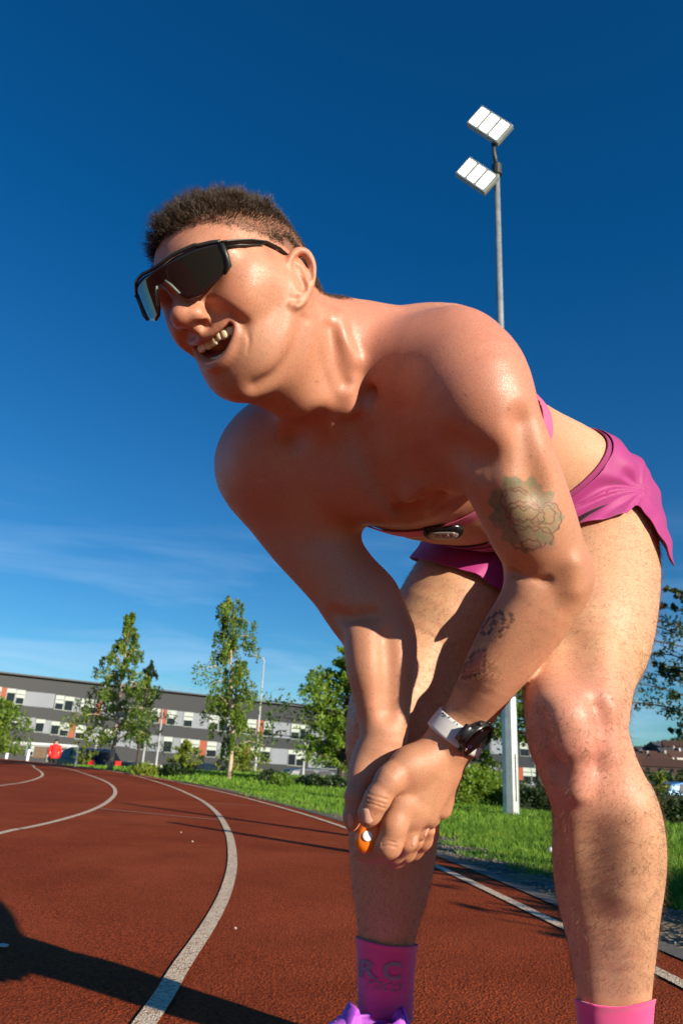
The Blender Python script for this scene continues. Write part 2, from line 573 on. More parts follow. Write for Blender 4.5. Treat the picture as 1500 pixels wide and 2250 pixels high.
def make_tree(name, label, cat_, base, H, prof, lm, bm_, nleaf, lsize, r0, lean=(0, 0), nbr=46, droop=0.0, group=None, clear=.22, fol=1.0):
    """prof: (height fraction, half width left, half width right) in metres"""
    base = np.asarray(base, float)
    t = empty(name, base); tag(t, label, cat_, group)
    tp = [base + np.array([lean[0] * f * f + .03 * H * sin(f * 9) * .2, lean[1] * f * f, H * f]) for f in np.linspace(0, 1, 12)]
    m = MB(); m.tube(tp, [r0 * (1 - .9 * f) + .004 for f in np.linspace(0, 1, 12)], 8)
    hf = [q[0] for q in prof]; cs, rs = [], []
    for k in range(nbr):
        f = lerp(clear, .98, (k + rng.random()) / nbr)
        a = k * 2.399 + rng.normal() * .3
        wl, wr = 1.25 * np.interp(f, hf, [q[1] for q in prof]), 1.25 * np.interp(f, hf, [q[2] for q in prof])
        ext = (wr if cos(a) > 0 else wl)
        wdt = .5 * (wl + wr) if abs(sin(a)) > .7 else ext
        L_ = wdt * rng.uniform(.35, 1.30)
        s = np.array([np.interp(f, np.linspace(0, 1, 12), [q[i] for q in tp]) for i in range(3)])
        d = np.array([cos(a), sin(a), 0])
        rise = H * .06 * rng.uniform(.3, 1.6)
        P1 = s + d * L_ * .5 + (0, 0, rise); P2 = s + d * L_ + (0, 0, rise * (.6 if droop else 1.5))
        m.tube([s, P1, P2], [r0 * .30 * (1 - f * .7) + .004, r0 * .16 + .003, .003], 5)
        for q in np.linspace(.30, 1.0, 5):
            c = lerp(s, P1, q * 2) if q < .5 else lerp(P1, P2, q * 2 - 1)
            cs.append(c + rng.normal(size=3) * .05 * L_); rs.append(max(.10, L_ * .26) * fol * rng.uniform(.6, 1.15))
    cs.append(tp[-1]); rs.append(.12)
    m.build("trunk", bm_, t, True)
    V, Fc = leaves(cs, rs, nleaf, lsize, droop)
    mesh_obj("crown", V, Fc, lm, t, False)
    return t


def at_d(px, D, py=1680):
    q = F(px, py, D)
    return np.array([q[0], q[1], float(terrain(q[0], q[1])) - .015])


def z_at(px, py, D):
    return float(F(px, py, D)[2])


def htree(px, D, ytop, **kw):
    b = at_d(px, D)
    return b, z_at(px, ytop, D) - b[2]


b, H = htree(243, 20, 1352)
k = 20 / 1600.
make_tree("birch_tree", "slender birch with a pale trunk beyond the far left bend of the track", "tree", b, H,
          [(0, 0, 0), (.08, 10 * k, 20 * k), (.20, 95 * k, 50 * k), (.34, 80 * k, 62 * k), (.52, 60 * k, 42 * k), (.64, 38 * k, 34 * k), (.80, 22 * k, 26 * k), (1, 8 * k, 6 * k)], lf_birch, birch.m, 9000, .044, .060, (-.08, 0), 48, .24, None, .17, .58)
b, H = htree(300, 34, 1462)
k = 34 / 1600.
make_tree("birch_tree", "darker narrow birch standing just behind the pale-trunked birch at left", "tree", b, H,
          [(0, 0, 0), (.2, 30 * k, 40 * k), (.5, 36 * k, 42 * k), (.8, 14 * k, 20 * k), (1, 6 * k, 6 * k)], lf_dark, barkd.m, 5200, .060, .07, (0, 0), 40, .2, None, .25, .7)
b, H = htree(505, 16, 1318)
k = 16 / 1600.
make_tree("birch_tree", "tall ragged birch left of the street lamp, its top leaning left against the sky", "tree", b, H,
          [(0, 0, 0), (.18, 40 * k, 55 * k), (.30, 70 * k, 60 * k), (.45, 48 * k, 70 * k), (.58, 40 * k, 70 * k), (.66, 60 * k, 40 * k), (.80, 45 * k, 40 * k), (.93, 42 * k, 26 * k), (1, 22 * k, 14 * k)], lf_birch, birch.m, 9500, .038, .045, (-42 * k, 0), 46, .30, None, .16, .50)
b, H = htree(748, 17, 1446)
k = 17 / 1600.
make_tree("broadleaf_tree", "dense bright green broadleaf tree half hidden by the runner's right forearm", "tree", b, H,
          [(0, 0, 0), (.10, 60 * k, 60 * k), (.25, 118 * k, 90 * k), (.45, 130 * k, 90 * k), (.62, 135 * k, 80 * k), (.78, 75 * k, 70 * k), (.92, 35 * k, 45 * k), (1, 14 * k, 20 * k)], lf_mid, barkd.m, 15000, .052, .08, (.12, 0), 74, 0, None, .10, .80)
b, H = htree(1180, 24, 1470)
k = 24 / 1600.
make_tree("broadleaf_tree", "dark green tree with a straight trunk right behind the floodlight mast", "tree", b, H,
          [(0, 0, 0), (.30, 30 * k, 20 * k), (.38, 150 * k, 60 * k), (.6, 170 * k, 90 * k), (.85, 120 * k, 80 * k), (1, 40 * k, 30 * k)], lf_mid, barkd.m, 10000, .07, .09, (0, 0), 55, 0, None, .34, .8)
b, H = htree(1560, 19, 1300)
k = 19 / 1600.
make_tree("ash_tree", "dark layered tree at the right edge of the view, cut by the frame", "tree", b, H,
          [(0, 0, 0), (.20, 30 * k, 30 * k), (.26, 118 * k, 100 * k), (.45, 128 * k, 120 * k), (.60, 110 * k, 130 * k), (.75, 118 * k, 110 * k), (.92, 68 * k, 80 * k), (1, 30 * k, 30 * k)], lf_dark, barkd.m, 9000, .050, .09, (-.1, 0), 40, 0, None, .24, .50)
b, H = htree(-22, 30, 1538)
k = 30 / 1600.
make_tree("broadleaf_tree", "rounded green tree cut off by the left edge of the picture", "tree", b, H,
          [(0, 0, 0), (.2, 45 * k, 45 * k), (.5, 52 * k, 50 * k), (.8, 40 * k, 38 * k), (1, 10 * k, 10 * k)], lf_birch, barkd.m, 5000, .07, .07, (0, 0), 36, .1, None, .2, .8)
for (px, D, yt, wd_, lm, lab, nn_) in [(405, 28, 1632, 26, lf_yel, "small young yellow-green tree between the two tall birches", 2400),
                                      (528, 27, 1640, 42, lf_yel, "low yellow-green sapling at the foot of the tall ragged birch", 2600),
                                      (183, 34, 1598, 20, lf_yel, "thin sapling in front of the building, left of the pale birch", 900),
                                      (1065, 26, 1655, 30, lf_mid, "young green tree between the runner's watch and the floodlight mast", 2400),
                                      (1412 + 35, 30, 1700, 16, lf_yel, "small bright shrub-like tree above the clipped hedge at right", 900)]:
    b, H = htree(px, D, yt); k = D / 1600.
    make_tree("young_tree", lab, "tree", b, H, [(0, 0, 0), (.15, wd_ * k * .8, wd_ * k * .8), (.5, wd_ * k, wd_ * k), (.8, wd_ * k * .6, wd_ * k * .6), (1, 4 * k, 4 * k)], lm, barkd.m, nn_, .055, .03, (0, 0), 24, 0, None, .12, .9)


def bush(name, label, px, D, ytop, wpx, dep, lm, n, size, ztrim=None):
    b = at_d(px, D); H = max(.25, z_at(px, ytop, D) - b[2]); w_ = wpx * D / 1600.
    t = empty(name, b); tag(t, label, "bush" if name != "hedge" else "hedge")
    cs, rs = [], []
    for _ in range(60):
        if name == "hedge":
            c = b + np.array([rng.uniform(-w_, w_), rng.uniform(-dep, dep), rng.uniform(.1, .86) * H]); r = .16 * H + .06
        else:
            a = rng.uniform(0, 2 * pi); q = rng.random() ** .5
            c = b + np.array([cos(a) * w_ * q * .85, sin(a) * dep * q * .85, H * (.2 + .62 * (1 - q ** 2) * rng.uniform(.5, 1.1))]); r = .20 * H + .05
        cs.append(c); rs.append(r)
    V, Fc = leaves(cs, rs, n, size)
    mesh_obj("foliage", V, Fc, lm, t, False)
    m = MB()
    for _ in range(4):
        q = b + np.array([rng.uniform(-w_, w_) * .5, rng.uniform(-dep, dep) * .4, 0])
        MB().tube([q - (0, 0, .02), q + (rng.normal() * .08, rng.normal() * .08, H * .7)], [.016, .005], 5).build("stem", barkd.m, t)
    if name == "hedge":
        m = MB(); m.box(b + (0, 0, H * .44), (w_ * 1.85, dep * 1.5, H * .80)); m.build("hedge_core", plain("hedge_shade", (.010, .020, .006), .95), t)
    return t


bush("bush", "low yellow-green bush at the grass edge behind the track bend", 322, 17, 1684, 36, .5, lf_yel, 2600, .03)
bush("bush", "dark low shrubs between the yellow-green bush and the dark blue car", 385, 17, 1704, 40, .5, lf_hedge, 2600, .035)
bush("bush", "dark green shrub right of the street lamp's foot", 603, 16, 1692, 36, .4, lf_dark, 3000, .032)
bush("bush", "lighter low shrub in front of the dark shrub near the street lamp", 622, 13.5, 1712, 26, .3, lf_mid, 1600, .026)
bush("bush", "dark shrubs at the foot of the dense broadleaf tree", 715, 15, 1716, 70, .5, lf_hedge, 4200, .032)
bush("bush", "bright leafy shrub left of the floodlight mast", 1042, 10.6, 1682, 70, .5, lf_mid, 6500, .026)
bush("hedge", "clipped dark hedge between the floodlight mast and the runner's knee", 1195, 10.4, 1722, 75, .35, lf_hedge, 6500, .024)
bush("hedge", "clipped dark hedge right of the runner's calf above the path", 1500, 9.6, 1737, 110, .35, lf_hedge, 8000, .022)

# ------------------------------------------------------------------ the school building
FA, FB = np.array([-53.4, 120.0]), np.array([44.1, 200.8])
fd = (FB - FA) / np.linalg.norm(FB - FA); fn = np.array([fd[1], -fd[0]])          # fn points to the viewer


def fhit(px, py):
    r = ray(px, py); nn_ = np.array([-fd[1], fd[0]])
    t = ((FA - CAM[:2]) @ nn_) / (r[:2] @ nn_); p = CAM + r * t
    return float((p[:2] - FA) @ fd), float(p[2])


def fp(s, z, out=0.0):
    q = FA + fd * s + fn * out
    return np.array([q[0], q[1], z])


bld = empty("school_building", fp(45, -4))
tag(bld, "long three-storey dark grey school building with white blinds and orange panels", "building")
cl = NT("dark_cladding", .6, (.045, .048, .055))
br = cl.n('ShaderNodeTexWave', wave_type='BANDS', bands_direction='Z'); br.inputs['Scale'].default_value = 1.6; cl.l(cl.tc(), br.inputs['Vector'])
cl.base(cl.mix(cl.ramp(br.outputs['Fac'], [(.80, 0.0), (.95, .35)]), (.017, .021, .027), (.010, .012, .016)))
lp = plain("pale_panel", (.20, .225, .265), .55, 0, .05, .5)
op = plain("orange_panel", (.30, .060, .022), .6, 0, .06, .5)
wf = plain("window_white", (.40, .45, .42), .5, 0, .05)
wg = NT("window_glass", .12, (.014, .018, .024)); wg.set('Specular IOR Level', .35)
bk = NT("brown_brick", .85, (.14, .09, .055)); bk.base(bk.ramp(bk.noise(3, 6, .8), [(.3, (.09, .055, .035)), (.7, (.20, .14, .085))]))
s0, s1 = -28, 143
m = MB()
zr = 11.35
m.add([fp(s0, -4.5), fp(s1, -4.5), fp(s1, zr), fp(s0, zr), fp(s0, -4.5, -16), fp(s1, -4.5, -16), fp(s1, zr, -16), fp(s0, zr, -16)],
      [(0, 1, 2, 3), (1, 5, 6, 2), (5, 4, 7, 6), (4, 0, 3, 7)])
m.build("wall", cl.m, bld)
m = MB(); m.box(fp((s0 + s1) / 2, zr + .12, -7.8), (s1 - s0 + .8, 17.2, .24), frame=((*fd, 0), (*fn, 0), (0, 0, 1)))
rf = m.build("roof", plain("roof_grey", (.06, .065, .072), .6), bld)
m = MB()                                                       # guard rail and plant along the roof
for s in np.arange(20, 75, 2.2):
    m.box(fp(s, zr + .75, -1.2), (.07, .07, 1.1), frame=((*fd, 0), (*fn, 0), (0, 0, 1)))
for z in (.7, 1.25):
    m.box(fp(47, zr + z, -1.2), (55, .05, .05), frame=((*fd, 0), (*fn, 0), (0, 0, 1)))
m.build("guard_rail", plain("rail_grey", (.22, .24, .26), .5), rf)
R1t = ([0, 37, 344, 565, 700], [1509, 1514.6, 1557, 1582, 1596]); R1b = ([0, 37, 344, 565, 700], [1541, 1546.7, 1589, 1616, 1630])
R2t = ([0, 19, 315, 570, 700], [1567, 1570, 1613, 1641, 1653]); R2b = ([0, 19, 315, 570, 700], [1594, 1597, 1648, 1675, 1688])
R3t = ([0, 200, 330, 560, 700], [1626, 1662, 1678, 1702, 1715]); R3b = ([0, 200, 330, 560, 700], [1646, 1690, 1710, 1730, 1745])
row1 = [("w", -42, -28), ("g", -28, -2), ("w", 0, 5), ("o", 4, 17), ("w", 17, 37), ("w", 38, 57), ("g", 57, 122), ("w", 124, 143), ("w", 144, 164), ("g", 163, 178), ("w", 180, 196), ("w", 197, 214), ("o", 214, 226), ("g", 228, 262), ("w", 264, 284), ("w", 285, 304), ("g", 304, 330), ("w", 334, 353), ("o", 353, 367), ("w", 368, 388), ("g", 388, 404), ("w", 405, 425), ("g", 425, 460),
        ("w", 461, 481), ("w", 482, 502), ("g", 502, 522), ("w", 523, 542), ("w", 543, 564), ("o", 565, 579), ("w", 580, 598), ("g", 601, 638), ("w", 640, 658), ("w", 659, 676), ("g", 678, 712), ("w", 714, 740)]
row2 = [("w", 5, 26), ("w", 27, 46), ("g", 46, 79), ("w", 80, 100), ("g", 99, 113), ("w", 114, 133), ("w", 134, 154), ("o", 155, 167), ("w", 168, 190), ("g", 192, 226), ("w", 228, 250), ("g", 252, 288), ("g", 290, 302), ("w", 303, 322), ("g", 322, 359), ("w", 360, 380), ("g", 381, 396), ("w", 397, 418), ("w", 419, 439), ("o", 439, 454), ("w", 455, 477), ("g", 478, 503), ("w", 505, 536), ("o", 537, 551), ("w", 551, 571), ("w", 572, 594),
        ("g", 595, 632), ("w", 633, 650), ("w", 651, 668), ("g", 678, 705), ("w", 706, 740)]
row3 = [("w", 0, 34), ("b", 36, 48), ("w", 60, 76), ("b", 77, 104), ("w", 106, 150), ("b", 186, 215), ("w", 216, 236), ("b", 236, 251), ("b", 279, 293), ("w", 295, 314), ("w", 315, 336), ("b", 338, 350), ("w", 352, 374), ("w", 560, 585), ("w", 610, 640), ("w", 641, 675), ("b", 676, 690)]
QB = {k: MB() for k in 'gob'}


def pan(kind, x0, x1, yt, yb, seq):
    sa, za = fhit(x0, np.interp(x0, *yt)); sb, zb = fhit(x1, np.interp(x1, *yt))
    _, zc = fhit(x0, np.interp(x0, *yb)); _, zd = fhit(x1, np.interp(x1, *yb))
    zt, zo = (za + zb) / 2, (zc + zd) / 2
    sm, w_ = (sa + sb) / 2, sb - sa
    fr = ((*fd, 0), (*fn, 0), (0, 0, 1))
    nm = {'g': 'pale_panel', 'o': 'orange_panel', 'b': 'brick_panel', 'w': 'window'}[kind]
    if kind != 'w':
        MB().box(fp(sm, (zt + zo) / 2, .03), (w_, .16, zt - zo), frame=fr).build(nm, {'g': lp, 'o': op, 'b': bk.m}[kind], bld)
        return
    H_ = zt - zo
    w = MB().box(fp(sm, (zt + zo) / 2, -.02), (w_, .12, H_), frame=fr).build("window", wg.m, bld)
    m = MB()
    t = .08
    m.box(fp(sm, zt - t / 2, .06), (w_, .12, t), frame=fr); m.box(fp(sm, zo + t / 2, .06), (w_, .12, t), frame=fr)
    m.box(fp(sa + t / 2, (zt + zo) / 2, .062), (t, .12, H_ - 2 * t), frame=fr); m.box(fp(sb - t / 2, (zt + zo) / 2, .062), (t, .12, H_ - 2 * t), frame=fr)
    hb_ = [.30, .56][seq % 2 if seq % 5 else 1]
    m.box(fp(sm, zt - t - H_ * .13, .05), (w_ - 2 * t, .06, H_ * .25), frame=fr)
    if hb_ > .4:
        m.box(fp(sm, zt - t - H_ * .41, .05), (w_ - 2 * t, .06, H_ * .22), frame=fr)
    m.build("blind", wf, w)


def fill(x0, x1, seed):
    o, x, k = [], x0, seed
    pat = [("w", 20), ("w", 20), ("g", 34), ("o", 13), ("w", 20), ("g", 15), ("w", 19), ("w", 20), ("g", 26)]
    while x < x1 - 12:
        kd, w_ = pat[k % len(pat)]; o.append((kd, x + 1, min(x + w_, x1))); x += w_ + 1; k += 1
    return o


def ext(t):                                                # carry the storey lines on past the measured part
    xs, ys = list(t[0]), list(t[1])
    return ([-150] + xs + [1000], [ys[0] - 150 * (ys[1] - ys[0]) / (xs[1] - xs[0]) * .8] + ys + [ys[-1] + 300 * .07])


R1t, R1b, R2t, R2b, R3t, R3b = map(ext, (R1t, R1b, R2t, R2b, R3t, R3b))
row1 += fill(742, 995, 2) + fill(-110, -44, 4); row2 += fill(742, 995, 5) + fill(-110, 2, 1); row3 += fill(745, 995, 3)
q = 0
for row, yt, yb in ((row1, R1t, R1b), (row2, R2t, R2b), (row3, R3t, R3b)):
    for kind, x0, x1 in row:
        pan(kind, x0, x1, yt, yb, q); q += 1
RA, RB = ([900, 1100, 1300], [1598, 1623, 1640]), ([900, 1100, 1300], [1636, 1658, 1672])
RC, RD = ([900, 1100, 1300], [1670, 1684, 1694]), ([900, 1100, 1300], [1705, 1718, 1727])
for kind, x0, x1 in [("w", 1000, 1030), ("o", 1031, 1043), ("w", 1045, 1075), ("g", 1077, 1106), ("w", 1140, 1160), ("g", 1162, 1196), ("w", 1198, 1215)]:
    pan(kind, x0, x1, RA, RB, q); q += 1
for kind, x0, x1 in [("w", 999, 1018), ("w", 1019, 1037), ("o", 1038, 1052), ("w", 1053, 1071), ("g", 1074, 1092), ("o", 1136, 1146), ("w", 1147, 1165), ("w", 1166, 1182)]:
    pan(kind, x0, x1, RC, RD, q); q += 1

# ------------------------------------------------------------------ lamps and masts
galv = NT("galvanised_steel", .38, (.42, .46, .46), .55)
galv.base(galv.ramp(galv.noise(6, 6, .7), [(.3, (.33, .37, .38)), (.7, (.55, .60, .58))]))
lampg = plain("lamp_grey", (.48, .50, .48), .5, .2)
emit = NT("lamp_panel", .3, (1, 1, .95)); emit.set('Emission Color', (1.0, 1.0, .90)); emit.set('Emission Strength', 3.2)
darkm = plain("dark_metal", (.055, .06, .05), .5, .4)


def lamp(name, label, base, H, arm, r=.055, group=None):
    t = empty(name, base); tag(t, label, "street lamp", group)
    m = MB(); m.tube([base, base + (0, 0, .18 * H), base + (0, 0, .19 * H), base + (0, 0, H)], [r * 1.35, r * 1.35, r, r * .6], 10); m.build("pole", lampg, t, True)
    if arm:
        top = base + (0, 0, H)
        d = arm[0] * np.array([IX[0], IX[1], 0]); L_ = arm[1]
        m = MB(); m.tube([top - (0, 0, .02), top + (0, 0, .09) + d * .06, top + (0, 0, .14) + d * .3 * L_], [r * .6, r * .6, r * .5], 8); m.build("arm", lampg, t, True)
        m = MB(); m.tube([top + (0, 0, .14) + d * .28 * L_, top + (0, 0, .18) + d * .5 * L_, top + (0, 0, .13) + d * 1.0 * L_], [.06, .11, .035], 10, up=(0, 0, 1), flat=.38)
        m.build("lamp_head", lampg, t, True)
    return t


for px, D, py, arm, nm, lab in [(561, 33, 1450, (-1, .75), "street_lamp", "grey street lamp with a flat head pointing left, right of the tall ragged birch"),
                                (205, 42, 1483, (-1, .75), "street_lamp", "street lamp half hidden by the pale-trunked birch, head pointing left"),
                                (343, 52, 1562, (-1, .01), "street_lamp", "thin short street lamp in front of an orange panel of the building"),
                                (313, 52, 1596, None, "metal_post", "thin grey post just left of the thin short street lamp"),
                                (1018, 45, 1655, None, "metal_post", "thin grey post seen just below the runner's watch"),
                                (667, 33, 1600, None, "metal_post", "thin dark post in front of the dense broadleaf tree"),
                                (166, 21, 1632, None, "metal_post", "short grey post at the far edge of the track, in front of the black car")]:
    b = at_d(px, D); H = z_at(px, py, D) - b[2]
    o = lamp(nm, lab, b, H, arm, .05 * D / 33 if D > 25 else .022)
    if nm == "metal_post":
        o['category'] = "post"
        # a post is its pole and a small cap
        MB().tube([b + (0, 0, H), b + (0, 0, H + .03)], .04, 8).build("cap", darkm, o)

base = G(1123, 1790); base[2] = -.02
DP = math.hypot(base[0], base[1]); Hm = z_at(1097, 368, DP)
t = empty("floodlight_mast", base); tag(t, "tall galvanised floodlight mast with two lit rectangular lamps", "floodlight")
m = MB(); m.tube([base, base + (0, 0, .5), base + (0, 0, 1.55), base + (0, 0, 1.56), base + (0, 0, Hm * .62)], [.094, .092, .088, .082, .058], 8); m.build("lower_pole", galv.m, t)
m = MB(); m.tube([base + (0, 0, Hm * .62), base + (0, 0, Hm * .625), base + (0, 0, Hm)], [.062, .054, .042], 12); m.build("upper_pole", galv.m, t, True)
MB().box(base + np.array([.05, -.085, .42]), (.02, .01, .50), rz=.2).build("access_door", plain("galv_door", (.40, .43, .42), .5, .3), t)
MB().tube([base + (0, 0, 1.30), base + (0, 0, 1.38)], .100, 12).build("band", darkm, t)
tpm = base + (0, 0, Hm)
dpt = (tpm - CAM) @ _fw


def cpt(px, py, d):
    return CAM + ray(px, py) * d


up_c = cpt(1075, 272, dpt + .05); lo_c = cpt(1047, 383, dpt - .15)
MB().tube([tpm - (0, 0, .12), tpm + (0, 0, .06)], .075, 12).build("bracket", darkm, t)
MB().tube([tpm, lerp(tpm, up_c, .35), up_c - _fw * -.10 + IX * .06 - IY * .05], [.035, .032, .030], 8).build("arm", darkm, t, True)
MB().tube([tpm - (0, 0, .05), lo_c + _fw * .10 + IX * .10], [.03, .03], 8).build("arm", darkm, t, True)
for c, sc_ in ((up_c, 1.0), (lo_c, .92)):
    X = nrm(IX * .715 - IY * .66 - _fw * .30); Y = nrm(IX * .62 + IY * .74 - _fw * .02); Y = nrm(Y - X * (X @ Y)); Z = np.cross(X, Y)
    if Z @ _fw > 0:
        Z = -Z
    Lx, Ly = .60 * sc_, .33 * sc_
    h = MB().box(c - Z * .05, (Lx + .03, Ly + .03, .10), frame=(X, Y, Z)).build("lamp_housing", plain("lamp_housing_grey", (.33, .36, .34), .5, .3), t, False, .012)
    MB().box(c - Z * .14 + X * Lx * .12, (Lx * .7, Ly * .7, .10), frame=(X, Y, Z)).build("heat_sink", darkm, h, False, .02)
    for k in (-1, 0, 1):
        MB().box(c + X * (k * Lx / 3 - .012) + Z * .004, (Lx / 3 - .052, Ly - .040, .012), frame=(X, Y, Z)).build("lamp_panel", emit.m, h, False, .006)

# two slim posts added out of view at right to cast the track shadows
for (gx, gy), hh, lab in (((2.35, 3.05), 1.95, "farther slim post added outside the right edge to cast a thin shadow on the lanes"), ((2.15, 2.30), 1.50, "nearer slim post added outside the right edge to cast a thin shadow on the lanes")):
    q = np.array([gx, gy, 0.0]); t = empty("metal_post", q); tag(t, lab, "post")
    MB().tube([q, q + (0, 0, hh * .5), q + (0, 0, hh)], [.055, .050, .030], 10).build("pole", lampg, t, True)
    MB().tube([q, q + (0, 0, .02)], .09, 12).build("base_plate", darkm, t)
make_tree("young_tree", "small leafy tree added outside the right edge to shade the grass by the track", "tree", np.array([3.75, 1.0, -.02]), 1.35,  # unseen tree, put in only to shade the grass and gravel
          [(0, 0, 0), (.2, .5, .5), (.5, .75, .75), (.8, .6, .6), (1, .2, .2)], lf_mid, barkd.m, 5200, .045, .03, (0, 0), 30, 0, None, .3, 1.1)

# ------------------------------------------------------------------ shelter frame and the person in red
shm = plain("white_paint", (.70, .72, .72), .5)
sb = at_d(85, 52); t = empty("shelter", sb); tag(t, "white metal shelter frame with a flat top beam at the far left of the track", "shelter")
cs = [cpt_ for cpt_ in ()]
pa, pb_ = F(18, 1627, 50), F(153, 1645, 54)
ln_ = pb_[:2] - pa[:2]; zt = (pa[2] + pb_[2]) / 2
m = MB()
dp = np.array([0, 1.6])
for a_, b_ in ((pa[:2], pb_[:2]), (pa[:2] + dp, pb_[:2] + dp), (pa[:2], pa[:2] + dp), (pb_[:2], pb_[:2] + dp)):
    m.tube([(a_[0], a_[1], pa[2] if a_ is pa[:2] else zt), (b_[0], b_[1], zt)], .12, 4)
m.build("beam", shm, t)
for f in (0.02, .98, .18, .82):
    q = pa[:2] + ln_ * f + (dp if f in (.18, .82) else 0)
    MB().tube([(q[0], q[1], float(terrain(*q)) - .05), (q[0], q[1], zt)], .11, 4).build("post", shm, t)

# ------------------------------------------------------------------ vehicles
tyre = plain("tyre", (.018, .018, .018), .9); rimm = plain("rim", (.35, .36, .38), .35, .8)
cg = NT("car_glass", .30, (.012, .016, .02), 0, .25); redl = plain("tail_light", (.55, .015, .012), .3); headl = plain("head_light", (.75, .75, .72), .2)


def car(name, label, c, rz, paint, van=False, blue=None):
    L_, W, H = (4.4, 1.78, 1.48) if not van else (5.2, 1.95, 2.1)
    t = empty(name, c, rz); tag(t, label, "van" if van else "car")
    X = np.array([cos(rz), sin(rz), 0]); Y = np.array([-sin(rz), cos(rz), 0]); Z = np.array([0, 0, 1.0])
    fr = lambda x, y, z: np.asarray(c) + X * x * L_ / 4.4 + Y * y + Z * z
    if van:
        prof = [(-2.2, .35), (-2.2, 1.2), (-2.15, 2.0), (-2.0, 2.08), (.9, 2.08), (1.35, 1.95), (1.75, 1.22), (2.15, 1.02), (2.2, .7), (2.2, .35)]
    else:
        prof = [(-2.18, .35), (-2.2, .75), (-2.1, .98), (-1.75, 1.36), (-1.2, 1.46), (.3, 1.46), (.75, 1.30), (1.25, .98), (2.0, .84), (2.2, .62), (2.2, .35)]
    V, Fc = [], []
    rows = [(-1, .96), (-.88, 1), (.88, 1), (1, .96)]
    for y, sc in rows:
        for x, z in prof:
            taper = 1 - .20 * max(0, (z - .95)) / .55 if not van else 1 - .08 * max(0, z - 1.1)
            V.append(fr(x * (.985 if abs(y) == 1 else 1), y * W / 2 * taper, z if sc == 1 else .35 + (z - .35) * .97))
    n = len(prof)
    for j in range(3):
        for i in range(n):
            Fc.append((j * n + i, j * n + (i + 1) % n, (j + 1) * n + (i + 1) % n, (j + 1) * n + i))
    Fc.append(tuple(range(n))[::-1]); Fc.append(tuple(range(3 * n, 4 * n)))
    pmt = NT(name + "_paint", .38, paint, .1, .35)
    mesh_obj("body", V, Fc, pmt.m, t, False)
    for sg in (-1, 1):                                    # side glass
        zz = [(.98, 1.38)] if not van else [(1.28, 1.85)]
        for xa, xb in ([(-1.45, -.45), (-.35, .55)] if not van else [(.35, 1.2)]):
            z0, z1 = zz[0]; k0 = 1 - .20 * max(0, z0 - .95) / .55 if not van else 1 - .08 * max(0, z0 - 1.1); k1 = 1 - .20 * max(0, z1 - .95) / .55 if not van else 1 - .08 * max(0, z1 - 1.1)
            m = MB(); o_ = .012
            m.add([fr(xa, sg * (W / 2 * k0 + o_), z0), fr(xb + .12, sg * (W / 2 * k0 + o_), z0), fr(xb - .10, sg * (W / 2 * k1 + o_), z1), fr(xa + .16, sg * (W / 2 * k1 + o_), z1),
                   fr(xa, sg * (W / 2 * k0 - .03), z0), fr(xb + .12, sg * (W / 2 * k0 - .03), z0), fr(xb - .10, sg * (W / 2 * k1 - .03), z1), fr(xa + .16, sg * (W / 2 * k1 - .03), z1)],
                  [(0, 1, 2, 3), (4, 7, 6, 5), (0, 4, 5, 1), (1, 5, 6, 2), (2, 6, 7, 3), (3, 7, 4, 0)])
            m.build("side_window", cg.m, t)
    for x0, z0, x1, z1, nm in ([(1.20, 1.00, .78, 1.29, "windscreen"), (-2.06, 1.02, -1.79, 1.33, "rear_window")] if not van else [(1.72, 1.26, 1.38, 1.90, "windscreen"), (-2.2, 1.3, -2.16, 1.85, "rear_window")]):
        dx = .02 if x0 > 0 else -.02
        V = []
        for o_ in (0, 1):
            for x, y, z in ((x0, -.68, z0), (x0, .68, z0), (x1, .60, z1), (x1, -.60, z1)):
                V.append(fr(x + dx * (1 if o_ == 0 else -2), y * W / 1.78, z + (.012 if o_ == 0 else -.03)))
        mesh_obj(nm, V, [(0, 1, 2, 3), (4, 7, 6, 5), (0, 4, 5, 1), (1, 5, 6, 2), (2, 6, 7, 3), (3, 7, 4, 0)], cg.m, t, False)
    for x in (-1.35, 1.38):
        for sg in (-1, 1):
            w = MB().tube([fr(x, sg * (W / 2 - .19), .32), fr(x, sg * (W / 2 + .01), .32)], .32, 16, up=(0, 0, 1)).build("wheel", tyre, t, False)
            MB().tube([fr(x, sg * (W / 2 + .0), .32), fr(x, sg * (W / 2 + .025), .32)], .20, 12).build("rim", rimm, w, False)
    for sg in (-1, 1):
        MB().box(fr(-2.19, sg * (W / 2 - .22), .86), (.10, .30, .20), rz=rz).build("tail_light", redl, t)
        MB().box(fr(2.12, sg * (W / 2 - .25), .70), (.16, .34, .16), rz=rz).build("head_light", headl, t)
    return t


car("parked_car", "black hatchback with a red tail light parked beyond the track behind the short post", at_d(183, 39), 2.3, (.012, .014, .018))
car("parked_car", "dark blue parked car between the two birches, its roof above the grass", at_d(438, 44), 1.35, (.016, .020, .034))
car("parked_car", "dark parked car left of the street lamp's foot", at_d(532, 44), 1.45, (.014, .018, .022))
car("parked_car", "grey blue parked car under the dense broadleaf tree", at_d(700, 44), .35, (.07, .085, .11))
car("parked_car", "small dark green car behind the foot of the pale-trunked birch", at_d(262, 46), 2.7, (.020, .035, .030))
car("parked_car", "bright blue car peeping over the clipped hedge at right", at_d(1520, 40), .2, (.03, .16, .42))
car("parked_van", "white van with a dark windscreen parked beyond the hedge near the mast", at_d(1172, 60), 2.9, (.62, .66, .70), True)

# ------------------------------------------------------------------ houses on the far hillside
hw = [plain("render_cream", (.34, .30, .24), .8), plain("render_brown", (.10, .065, .05), .85), plain("render_white", (.50, .48, .44), .8)]
hr = [plain("roof_slate", (.045, .045, .055), .8), plain("roof_brown", (.075, .036, .026), .8)]


